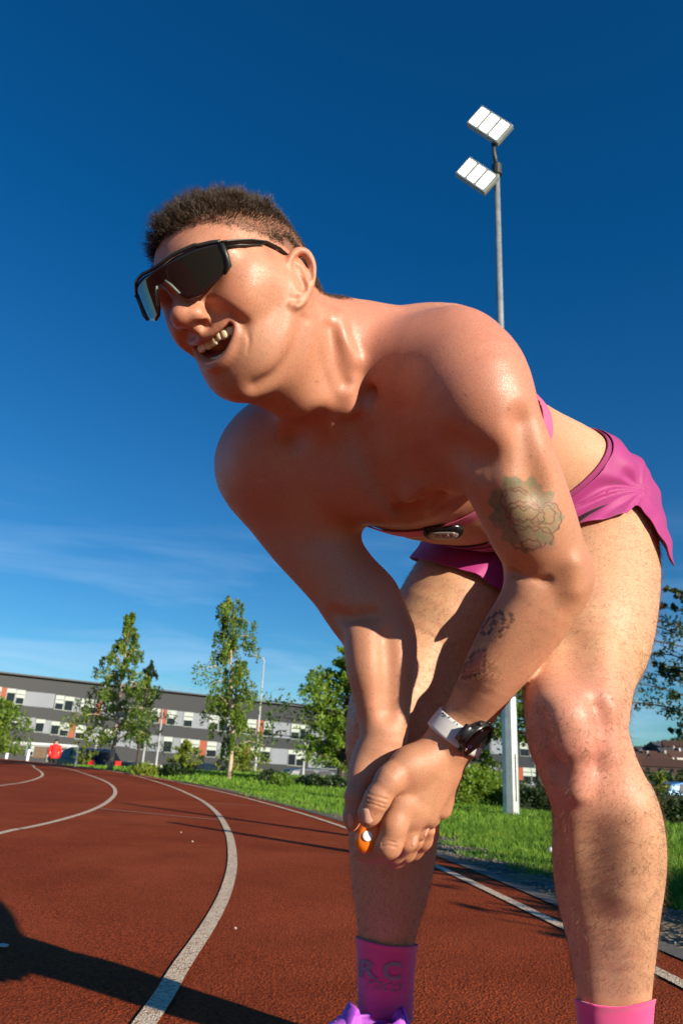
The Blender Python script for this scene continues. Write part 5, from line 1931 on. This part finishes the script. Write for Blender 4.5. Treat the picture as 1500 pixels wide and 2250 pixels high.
# ------------------------------------------------------------------ cloth cut from the surface of the body
def triangulate(faces):
    t = []
    for f in faces:
        for k in range(1, len(f) - 1):
            t.append((f[0], f[k], f[k + 1]))
    return np.array(t)


def clip(V, T, h):
    """keep the part of the triangles where h >= 0"""
    V = list(map(tuple, V)); out = []; cut = {}

    def mid(a, b):
        k = (min(a, b), max(a, b))
        if k not in cut:
            t = h[a] / (h[a] - h[b])
            V.append(tuple(np.array(V[a]) * (1 - t) + np.array(V[b]) * t)); cut[k] = len(V) - 1
        return cut[k]
    hp = h >= 0
    s = hp[T].sum(1)
    out = [tuple(map(int, t)) for t in T[s == 3]]
    for t in T[(s == 1) | (s == 2)]:
        poly = []
        for i in range(3):
            a, b = int(t[i]), int(t[(i + 1) % 3])
            if hp[a]:
                poly.append(a)
            if hp[a] != hp[b]:
                poly.append(mid(a, b))
        for k in range(1, len(poly) - 1):
            out.append((poly[0], poly[k], poly[k + 1]))
    T2 = np.array(out)
    used, inv = np.unique(T2, return_inverse=True)
    return np.array(V)[used], inv.reshape(-1, 3)


def region(mask):
    """triangles of the body where all points are in the mask"""
    Fm = [f for f in BF if all(mask[i] for i in f)]
    T = triangulate(Fm)
    used, inv = np.unique(T, return_inverse=True)
    return used, inv.reshape(-1, 3)


def normals(V, T):
    fn = np.cross(V[T[:, 1]] - V[T[:, 0]], V[T[:, 2]] - V[T[:, 0]])
    n = np.zeros_like(V)
    for k in range(3):
        np.add.at(n, T[:, k], fn)
    return n / (np.linalg.norm(n, axis=1)[:, None] + 1e-12)


def largest(T, n, seedpt=None, V=None):
    """keep the connected piece nearest to seedpt"""
    par = np.arange(n)
    for _ in range(60):
        m = np.minimum(np.minimum(par[T[:, 0]], par[T[:, 1]]), par[T[:, 2]])
        old = par.copy()
        for k in range(3):
            np.minimum.at(par, T[:, k], m)
        par = par[par]
        if (old == par).all():
            break
    s = int(np.argmin(np.linalg.norm(V - seedpt, axis=1)))
    return T[par[T[:, 0]] == par[s]]


def fabric(name, base, rough=.75, weave=900, sheen=.3, var=.10):
    t = NT(name, rough, base)
    t.set('Sheen Weight', sheen); t.set('Sheen Roughness', .5)
    n = t.noise(12, 4)
    t.base(t.ramp(n, [(.3, tuple(c * (1 - var) for c in base)), (.7, tuple(min(1, c * (1 + var)) for c in base))]))
    t.bump(t.noise(weave, 2, .6), .12, .0012)
    return t


def solid(o, th, off=1.0):
    m = o.modifiers.new('cloth', 'SOLIDIFY'); m.thickness = th; m.offset = off
    return o


tree_leg = {}
dl = sdf_at(legL, BV); dr = sdf_at(legR, BV); dt = sdf_at(torso, BV); dal = sdf_at(armL, BV); dar = sdf_at(armR, BV)
pink = fabric("shorts_fabric", (.36, .016, .175), .62, 1100, .25, .08)
pband = fabric("waistband_fabric", (.29, .018, .14), .8, 500, .2)
w1, _ = hit(1331, 969); w2, _ = hit(1262, 1074); w3 = P(1000, 1166, 1.13)
wn = nrm(np.cross(w2 - w1, w3 - w1))
if wn @ (P(1290, 1400, 1.0) - w1) < 0:
    wn = -wn
XH = [600, 900, 930, 1000, 1044, 1072, 1110, 1160, 1210, 1245, 1290, 1330, 1368, 1388, 1400, 1425, 1440, 1455, 1480, 1700]
YH = [1218, 1230, 1238, 1256, 1272, 1290, 1312, 1325, 1300, 1172, 1161, 1150, 1138, 1117, 1130, 1172, 1210, 1256, 1270, 1270]


def shorts_cut(lo_extra, name, mat, off, band=None):
    m = (np.minimum(dt, np.minimum(dl, dr)) < .012) & (np.minimum(dal, dar) > .006) & (bd > .93) & (by > 900) & (by < 1400)
    used, T = region(m)
    V = BV[used]
    x, y, d = to_px(V)
    N = BN[used]
    facing = (N @ _fw) < .25
    hem = np.where(facing | (x < 1395), np.interp(x, XH, YH), 1284.0 - 26 * np.clip((x - 1425) / 40, 0, 1) ** 2)
    hw_ = (V - w1) @ wn
    if band:
        V2, T2 = clip(V, T, np.minimum(np.minimum(hw_ - band[0], band[1] - hw_), (1212 - y) / 1500.0))
    else:
        T2k = T[(hw_[T].max(1) > -.01)]
        V2, T2 = clip(V, T2k, np.minimum(hw_ - .004, (hem - y) / 1500.0))
    N2 = normals(V2, T2)
    x, y, d = to_px(V2)
    o = off(V2, N2, x, y)
    return V2 + N2 * o[:, None], T2


def wrinkle(V, N, x, y):
    hw_ = np.clip((V - w1) @ wn, 0, 1)
    o = .0058 + .005 * np.clip(hw_ / .03, 0, 1)
    # soft folds that fan out from the hip and gather under the waistband
    ang = np.arctan2(y - 1085, x - 1400)
    o += .0020 * np.sin(ang * 13 + 2.2 * np.sin(x * .022)) * np.clip(1.2 - np.abs(hw_ - .05) / .06, 0, 1)
    o += .0013 * np.sin((y + .35 * x) * .105 + 1.7 * np.sin(x * .03)) * np.clip(hw_ / .03, 0, 1)
    back = np.clip((x - 1395) / 50, 0, 1) * np.clip((y - 1060) / 160, 0, 1)
    o += back * .006
    o += .005 * np.exp(-(((x - 1385) / 28) ** 2 + ((y - 1015) / 26) ** 2))
    return o


V, T = shorts_cut(0, "shorts", pink.m, wrinkle)
V = taubin_tri(V, T) if 'taubin_tri' in globals() else V
shorts = solid(part("shorts", V, T, pink.m), .0012, 0)
bvh_shorts = BVHTree.FromPolygons([tuple(v) for v in V], [tuple(map(int, t)) for t in T])
V, T = shorts_cut(0, "waistband", pband.m, lambda V, N, x, y: .0035 + 0 * x, (-.004, .026))
wb = mesh_obj("waistband", V, T, pband.m, shorts, True)
solid(wb, .0022, 0)


def decal(poly, tree, name, mat, parent, off=.0012, step=4.0):
    """a flat shape, outlined in the photo, laid on a surface as its own thin piece"""
    bm = bmesh.new()
    vs = [bm.verts.new((x, y, 0)) for x, y in poly]
    bm.faces.new(vs)
    bmesh.ops.triangulate(bm, faces=bm.faces[:])
    for _ in range(3):
        ed = [e for e in bm.edges if e.calc_length() > step]
        if ed:
            bmesh.ops.subdivide_edges(bm, edges=ed, cuts=1)
            bmesh.ops.triangulate(bm, faces=bm.faces[:])
    bm.verts.index_update()
    V, ok = [], []
    for v in bm.verts:
        h, n = hit(v.co.x, v.co.y, tree)
        ok.append(h is not None)
        V.append(h + n * off if h is not None else np.zeros(3))
    Fc = [[v.index for v in f.verts] for f in bm.faces if all(ok[v.index] for v in f.verts)]
    bm.free()
    return (V, Fc) if mat is None else mesh_obj(name, V, Fc, mat, parent, True)


logo = plain("dark_print", (.03, .02, .028), .6)
decal([(1262, 1146), (1272, 1137), (1290, 1128), (1312, 1118), (1338, 1108), (1316, 1121), (1294, 1134), (1277, 1146), (1264, 1155), (1258, 1153)], bvh_shorts, "swoosh_print", logo, shorts, .0022)

# socks ---------------------------------------------------------------------
sockm = fabric("sock_fabric", (.72, .045, .23), .85, 1500, .4)
sockp = plain("grey_print", (.26, .22, .27), .7)


def sock(dist, y0f, name):
    m = (dist < .004) & (by > 1980)
    used, T = region(m)
    V = BV[used]
    x, y, d = to_px(V)
    V2, T2 = clip(V, T, (y - y0f(x, BN[used])) / 1500.0)
    V2, T2 = V2, T2
    N2 = normals(V2, T2)
    x, y, d = to_px(V2)
    rim = np.clip(1 - (y - y0f(x, N2)) / 14, 0, 1)
    o = .0022 + .0012 * rim + .0007 * np.sin((y + .25 * x) * .32) * np.clip((y - y0f(x, N2) - 60) / 60, 0, 1)
    V2 = V2 + N2 * o[:, None]
    return V2, T2


V, T = sock(dl, lambda x, N: 2194 + 12 * np.sin((x - 1275) / 150 * pi) * np.where((N @ _fw) < 0, 1, -1), "sock")
sL = solid(part("sock", V, T, sockm.m), .0018)
V, T = sock(dr, lambda x, N: 2057 + (x - 787) * .14 + 7 * np.where((N @ _fw) < 0, 1, -1) * np.sin(np.clip((x - 787) / 125, 0, 1) * pi), "sock")
sR = solid(part("sock", V, T, sockm.m), .0018)
bvh_sock = BVHTree.FromPolygons([tuple(v) for v in V], [tuple(map(int, t)) for t in T])


def text_on(txt, cx, cy, size, tree, name, mat, parent, rot=0.0, slant=0.0, bold=0.0, sx=1.0, off=.0030):
    cu = bpy.data.curves.new("txt", 'FONT')
    cu.body = txt; cu.size = size; cu.align_x = 'CENTER'; cu.align_y = 'CENTER'; cu.shear = slant; cu.offset = bold
    o = bpy.data.objects.new("txt", cu); COL.objects.link(o)
    dg = bpy.context.evaluated_depsgraph_get()
    me = bpy.data.meshes.new_from_object(o.evaluated_get(dg))
    bpy.data.objects.remove(o); bpy.data.curves.remove(cu)
    V, ok = [], []
    for v in me.vertices:
        X, Y = v.co.x * sx, -v.co.y
        px = cx + X * cos(rot) - Y * sin(rot); py = cy + X * sin(rot) + Y * cos(rot)
        h, n = hit(px, py, tree)
        ok.append(h is not None); V.append(h + n * off if h is not None else np.zeros(3))
    Fc = [list(p.vertices) for p in me.polygons if all(ok[i] for i in p.vertices)]
    bpy.data.meshes.remove(me)
    return mesh_obj(name, V, Fc, mat, parent, False)


text_on("R C", 835, 2130, 52, bvh_sock, "printed_letters", sockp, sR, .06, 0, 1.6, 1.1)
text_on("Paco", 838, 2160, 40, bvh_sock, "printed_script", sockp, sR, .10, .55, -.5, 1.0)

# shoes -----------------------------------------------------------------------
shoem = NT("shoe_mesh", .6, (.45, .09, .62)); shoem.bump(shoem.noise(700, 2), .3, .001)
shoem.base(shoem.ramp(shoem.noise(45, 3), [(.35, (.36, .05, .58)), (.7, (.60, .17, .72))]))
solem = plain("shoe_foam", (.72, .60, .70), .6)
lacem = plain("shoe_lace", (.62, .28, .75), .7)


def shoe(ank, toe_dir):
    """ank: centre of the ankle opening on the ground plane; toe_dir unit"""
    fx = nrm(np.array([toe_dir[0], toe_dir[1], 0])); fy = np.array([-fx[1], fx[0], 0]); fz = np.array([0, 0, 1.0])
    st = [(-.075, .020, .060, .072), (-.060, .034, .058, .100), (-.030, .040, .055, .106), (.010, .041, .050, .100), (.050, .043, .044, .082), (.095, .048, .038, .066), (.140, .050, .032, .054), (.180, .044, .027, .046), (.205, .030, .024, .038), (.218, .012, .022, .030)]
    V, Fc = [], []; n = 20
    st = [(a_, b_, c_, d_ * 1.10) for a_, b_, c_, d_ in st]
    for x, w_, zc, zt in st:
        for k in range(n):
            t = 2 * pi * k / n
            cy, cz = cos(t), sin(t)
            yy = w_ * math.copysign(abs(cy) ** .8, cy)
            z0 = .022
            zz = z0 + (zt - z0) * (.5 + .5 * cz) if cz > -2 else z0
            if cz > 0:
                yy *= 1 - .45 * cz * (zt / .11)
            V.append(np.array([ank[0], ank[1], 0]) + fx * x + fy * yy + fz * zz)
    for i in range(len(st) - 1):
        for k in range(n):
            k2 = (k + 1) % n
            if .25 * n - 4 < k < .25 * n + 3 and i in (1, 2):
                continue                                   # the opening for the ankle
            Fc.append((i * n + k, i * n + k2, (i + 1) * n + k2, (i + 1) * n + k))
    Fc.append(tuple(range(n))[::-1]); Fc.append(tuple(range((len(st) - 1) * n, len(st) * n)))
    o = part("shoe", V, Fc, shoem.m)
    sm = o.modifiers.new('s', 'SUBSURF'); sm.levels = sm.render_levels = 2
    so = o.modifiers.new('t', 'SOLIDIFY'); so.thickness = .003
    m = MB(); out = []
    for x, w_, zc, zt in st:
        out.append((x * 1.03, w_ * 1.10 + .002))
    ring = [(x, y) for x, y in out] + [(x, -y) for x, y in reversed(out)]
    c0 = np.array([ank[0], ank[1], 0])
    m.add([c0 + fx * x + fy * y + fz * .002 for x, y in ring] + [c0 + fx * x * 1.01 + fy * y * 1.03 + fz * .026 for x, y in ring],
          [tuple(range(len(ring)))[::-1], tuple(range(len(ring), 2 * len(ring)))] + [(i, (i + 1) % len(ring), len(ring) + (i + 1) % len(ring), len(ring) + i) for i in range(len(ring))])
    m.build("sole", solem, o, False, .003)
    m = MB()
    for k in range(5):
        x = .035 + k * .020; z = .90 * np.interp(x, [s[0] for s in st], [s[3] for s in st])
        m.tube([c0 + fx * x + fy * -.020 + fz * (z - .004), c0 + fx * (x + .008) + fz * (z + .004), c0 + fx * (x + .002) + fy * .020 + fz * (z - .004)], .0028, 6)
    m.build("laces", lacem, o, True)
    # padded tongue and collar
    m = MB()
    m.tube([c0 + fx * .040 + fz * .072, c0 + fx * .026 + fz * .092, c0 + fx * .016 + fz * .112], [.020, .024, .020], 12, up=tuple(fx), flat=.32)
    m.tube([c0 + fx * .030 + fy * .029 + fz * .084, c0 + fx * -.020 + fy * .031 + fz * .082, c0 + fx * -.050 + fy * .018 + fz * .092, c0 + fx * -.056 + fz * .098, c0 + fx * -.050 + fy * -.018 + fz * .092, c0 + fx * -.020 + fy * -.031 + fz * .082, c0 + fx * .030 + fy * -.029 + fz * .084], .0085, 8)
    m.build("collar", shoem.m, o, True)
    return o


a_r = P(846, 2220, 1.03); a_l = P(1351, 2300, .92)
print("ankle heights", a_r[2], a_l[2])
shoe((a_r[0] - .030, a_r[1] + .0), (-.97, -.25))
shoe((a_l[0] + .004, a_l[1] + .01), (-.10, -1))

# heart-rate strap ---------------------------------------------------------------
strapm = fabric("strap_fabric", (.70, .10, .25), .7, 1300)
h1, n1_ = hit(912, 1168); h2, n2_ = hit(1042, 1128); h3, n3_ = hit(1190, 893)
if h3 is not None:
    sn = nrm(np.cross(h2 - h1, h3 - h1))
    m = (dt < .004) & (np.minimum(dal, dar) > .003) & (np.abs((BV - h1) @ sn) < .03) & (sdf_at(head, BV) > .03)
    used, T = region(m)
    V = BV[used]
    h_ = (V - h1) @ sn
    V2, T2 = clip(V, T, .0125 - np.abs(h_))
    N2 = normals(V2, T2)
    strap = solid(part("chest_strap", V2 + N2 * .0022, T2, strapm.m), .0015)
else:
    strap = person
podm = NT("sensor_plastic", .22, (.012, .012, .014)); podg = plain("sensor_face", (.34, .31, .30), .35)
hs_, ns_ = hit(972, 1160)
Xp = nrm(IX * .97 + IY * .14 + _fw * .10); Np = nrm(-_fw * .60 - IY * .75 + IX * .0); Xp = nrm(Xp - Np * (Xp @ Np)); Yp = np.cross(Np, Xp)
pc = hs_ + Np * .006


def puck(c, X, Y, N, a, b, h, ex=.6):
    V, Fc = [], []; nu, nv = 28, 10
    for j in range(nv + 1):
        ph = -pi / 2 + pi * j / nv
        for i in range(nu):
            t = 2 * pi * i / nu
            sgp = lambda q, e: math.copysign(abs(q) ** e, q)
            V.append(c + X * a * sgp(cos(t), .75) * abs(cos(ph)) ** .45 + Y * b * sgp(sin(t), .75) * abs(cos(ph)) ** .45 + N * h * sgp(sin(ph), .9))
    for j in range(nv):
        for i in range(nu):
            Fc.append((j * nu + i, j * nu + (i + 1) % nu, (j + 1) * nu + (i + 1) % nu, (j + 1) * nu + i))
    return V, Fc


V, Fc = puck(pc, Xp, Yp, Np, .0285, .0165, .0065)
pod = mesh_obj("heart_rate_sensor", V, Fc, podm.m, strap, True)
V, Fc = puck(pc + Np * .0045 + Yp * -.0015, Xp, Yp, Np, .0215, .0095, .0030)
fcp = mesh_obj("sensor_face", V, Fc, podg, pod, True)
bvh_pod = BVHTree.FromPolygons([tuple(v) for v in V], Fc)
whitep = plain("white_print", (.75, .72, .70), .6)
_cx, _cy, _ = to_px(pc + Np * .0075 + Yp * -.0015)
text_on("P   L A R", float(_cx), float(_cy), 15, bvh_pod, "sensor_print", whitep, pod, -.14, 0, .5, 1.0, .0006)

# watch ----------------------------------------------------------------------------
wc, wd_ = P(1003, 1606, .880), None
wa = nrm(P(985, 1640, .880) - P(1040, 1555, .880))                 # along the forearm, towards the hand
_u = nrm(np.cross(wa, _fw)); _v = np.cross(wa, _u)
NT_, NO_ = 72, 7
rad = np.zeros((NO_, NT_))
for j in range(NO_):
    for i in range(NT_):
        th = 2 * pi * i / NT_
        o_ = wc + wa * lerp(-.0125, .0125, j / (NO_ - 1)); d_ = _u * cos(th) + _v * sin(th)
        l_, n_, _i, _d = bvh_body.ray_cast(Vector(o_), Vector(d_), .06)
        rad[j, i] = _d if l_ is not None else .033
rad = np.clip(rad, .018, .040)
for _ in range(5):
    rad = rad * .5 + (np.roll(rad, 1, 1) + np.roll(rad, -1, 1)) * .25
V2 = np.array([wc + wa * lerp(-.0125, .0125, j / (NO_ - 1)) + (_u * cos(2 * pi * i / NT_) + _v * sin(2 * pi * i / NT_)) * (rad[j, i] + .0006) for j in range(NO_) for i in range(NT_)])
T2 = np.array([t for j in range(NO_ - 1) for i in range(NT_) for t in ((j * NT_ + i, j * NT_ + (i + 1) % NT_, (j + 1) * NT_ + (i + 1) % NT_), (j * NT_ + i, (j + 1) * NT_ + (i + 1) % NT_, (j + 1) * NT_ + i))])
N2 = normals(V2, T2)
if (N2[:NT_] * (V2[:NT_] - wc)).sum() < 0:
    T2 = T2[:, ::-1]; N2 = -N2
wsm = NT("watch_strap_rubber", .5, (.62, .62, .60))
wv = NT("strap_slots", .6, (.05, .05, .05))
strapw = part("watch", V2 + N2 * .0012, T2, wsm.m); solid(strapw, .0030)
blk = NT("watch_case", .30, (.022, .022, .024)); gls = NT("watch_glass", .05, (.006, .006, .007)); mtl = NT("watch_bezel", .25, (.10, .085, .075), 1.0)
Nw = nrm(IX * .52 - IY * .46 - _fw * .66)
Xw = nrm(wa - Nw * (wa @ Nw)); Yw = np.cross(Nw, Xw)
cw = P(1040, 1618, .864) + Nw * .004


def disc(c, N, X, Y, r, h, n=40, bev=.12):
    V, Fc = [], []
    prof = [(0, -h / 2), (r * .95, -h / 2), (r, -h / 2 + r * .05), (r, h / 2 - r * bev), (r * (1 - bev), h / 2), (0, h / 2)]
    for rr, z in prof:
        for k in range(n):
            t = 2 * pi * k / n
            V.append(c + X * rr * cos(t) + Y * rr * sin(t) + N * z)
    for j in range(len(prof) - 1):
        for k in range(n):
            Fc.append((j * n + k, j * n + (k + 1) % n, (j + 1) * n + (k + 1) % n, (j + 1) * n + k))
    return V, Fc


V, Fc = disc(cw, Nw, Xw, Yw, .0240, .0125)
mb = MB().add(V, Fc)
for k in (-38, 0, 38, 142, 180, 218):                         # buttons round the case
    t = radians(k); dd_ = Xw * cos(t) + Yw * sin(t)
    mb.tube([cw + dd_ * .0225, cw + dd_ * .0268], .0028, 8)
for sg in (-1, 1):                                            # lugs
    mb.box(cw + Yw * sg * .0245 - Nw * .003, (.022, .012, .0085), frame=(Xw, Yw, Nw))
case = mb.build("watch_case", blk.m, strapw, True)
V, Fc = disc(cw + Nw * .0055, Nw, Xw, Yw, .0232, .0030); mesh_obj("bezel", V, Fc, mtl.m, case, True)
V, Fc = disc(cw + Nw * .0068, Nw, Xw, Yw, .0192, .0018, bev=.05); mesh_obj("watch_glass", V, Fc, gls.m, case, True)
mbb = MB()
for k in range(4):
    t = radians(45 + 90 * k); mbb.tube([cw + (Xw * cos(t) + Yw * sin(t)) * .0212 + Nw * .0055, cw + (Xw * cos(t) + Yw * sin(t)) * .0212 + Nw * .0076], .0014, 8)
mbb.build("bezel_screw", NT("screw_metal", .2, (.6, .5, .42), 1.0).m, case)
bvh_strap = BVHTree.FromPolygons([tuple(v) for v in (V2 + N2 * .0042)], [tuple(map(int, t)) for t in T2])
sv, sf = [], []


def slot(x0, y0, x1, y1, wpx):
    dx, dy = x1 - x0, y1 - y0; l = math.hypot(dx, dy); nx, ny = -dy / l * wpx / 2, dx / l * wpx / 2
    V, Fc = decal([(x0 + nx, y0 + ny), (x1 + nx, y1 + ny), (x1 - nx, y1 - ny), (x0 - nx, y0 - ny)], bvh_strap, None, None, None, .0011)
    n = len(sv); sv.extend(V); sf.extend([tuple(i + n for i in f) for f in Fc])


for k in range(3):
    slot(980 + k * 7.5, 1557 + k * 3.0, 973 + k * 7.5, 1570 + k * 3.0, 4.0)
for k in range(3):
    slot(1004 + k * 6.5, 1565 + k * 4.0, 1001 + k * 6.5, 1574 + k * 4.0, 1.8); slot(1003 + k * 6.5, 1576 + k * 4.0, 999 + k * 6.5, 1588 + k * 4.0, 1.8)
if sf:
    mesh_obj("strap_slots", sv, sf, wv.m, strapw, False)

# finger nails --------------------------------------------------------------------------
nailm = NT("nail", .25, (.62, .34, .25)); nailm.set('Coat Weight', .3)


def nail(px, py, rx, ry, rot):
    h, n = hit(px, py)
    if h is None:
        return
    k = np.linalg.norm(h - CAM) / FPX
    X = nrm(IX * cos(rot) - IY * sin(rot)); X = nrm(X - n * (X @ n)); Y = np.cross(n, X)
    V, Fc = [], []
    nr, na = 5, 18
    for j in range(nr + 1):
        r = j / nr
        for i in range(na):
            t = 2 * pi * i / na
            a, b = r * rx * k * math.copysign(abs(cos(t)) ** .75, cos(t)), r * ry * k * math.copysign(abs(sin(t)) ** .75, sin(t))
            z = .0010 - (b * b) / (.009) * .55 - (a * a) * 6 - (.0006 if j == nr else 0)
            V.append(h + X * a + Y * b + n * z)
    for j in range(nr):
        for i in range(na):
            Fc.append((j * na + i, j * na + (i + 1) % na, (j + 1) * na + (i + 1) % na, (j + 1) * na + i))
    part("fingernail", V, Fc, nailm.m)


nail(804, 1793, 15, 15, 1.5)
nail(769, 1803, 14, 6, 1.5)
nail(911, 1848, 11, 7, -1.25)
nail(937, 1829, 9, 6, -1.2)

# orange timer held in the hands ------------------------------------------------------------
om = plain("orange_plastic", (.90, .19, .010), .35, 0, .05)
Zt = nrm(IX * .50 + IY * .72 + _fw * .48)
Xt = nrm(IX * .75 - IY * .35 - _fw * .25); Xt = nrm(Xt - Zt * (Xt @ Zt)); Yt = np.cross(Zt, Xt)
tcn = P(824, 1808, .866)
timer = empty("stopwatch", tcn)
tag(timer, "small orange plastic stopwatch with white button, clasped in the runner's hands", "stopwatch")
V, Fc = puck(tcn, Zt, Xt, -Yt, .038, .0155, .0145)
mesh_obj("housing", V, Fc, om, timer, True)
wbm = plain("white_button", (.80, .80, .78), .4)
for k in (-.020, .008):
    q = tcn + Zt * k - Yt * .015
    V, Fc = disc(q + Yt * .0012, -Yt, Xt, Zt, .0060, .0030)
    mesh_obj("button", V, Fc, wbm, timer, True)
# ------------------------------------------------------------------ the far person in red
b = at_d(116, 38); Hp = 1.72
t = empty("person", b); tag(t, "distant person in a red top and black trousers beyond the far bend", "person")
X = nrm(np.array([1.0, .3, 0])); Yp_ = np.array([-X[1], X[0], 0])
pt = lambda x, y, z: b + X * x + Yp_ * y + np.array([0, 0, z])
far = Chain()
far.add('+', Tube([pt(0, 0, .88), pt(0, 0, 1.1), pt(0, 0, 1.36), pt(0, 0, 1.46)], [.15, .15, .19, .10], [.11, .10, .12, .08], X, 4, .05))
far.add('+', Ell(pt(.01, .02, 1.60), (.075, .095, .115), None, .05), .03)
far.add('+', Tube([pt(0, 0, 1.40), pt(0, 0, 1.56)], .055, .055, X, 2, .05), .02)
for sg in (-1, 1):
    far.add('+', Tube([pt(sg * .09, 0, .92), pt(sg * .10, .02, .50), pt(sg * .10, -.01, .08)], [.085, .060, .045], None or [.085, .060, .045], X, 3, .05), .02)
    far.add('+', Tube([pt(sg * .19, 0, 1.38), pt(sg * .25, 0, 1.12), pt(sg * .20, .10, .90)], [.055, .045, .035], [.055, .045, .035], X, 3, .05), .02)
    far.add('+', Ell(pt(sg * .10, .05, .05), (.045, .13, .045), [X, Yp_, (0, 0, 1)], .05), .02)
far.bounds()
FV, FF = surface(far, .014, 8, .03)
skf = plain("far_skin", (.50, .28, .18), .6)
ob = mesh_obj("body", FV, FF, skf, t, True)
hz = FV[:, 2] - b[2]
fN = normals(FV, triangulate(FF.tolist()))


def wear(name, keep, mat, off):
    T = triangulate(FF.tolist()); V2, T2 = clip(FV, T, keep); N2 = normals(V2, T2)
    return mesh_obj(name, V2 + N2 * off, T2, mat, t, True)


wear("top", np.minimum(hz - .86, 1.47 - hz), plain("red_top", (.75, .018, .014), .7), .012)
wear("trousers", np.minimum(hz - .10, .93 - hz), plain("black_trousers", (.014, .014, .016), .8), .010)
wear("hair", np.minimum(hz - 1.60, (hz - 1.60) + .0), plain("far_hair", (.03, .018, .012), .7), .010)
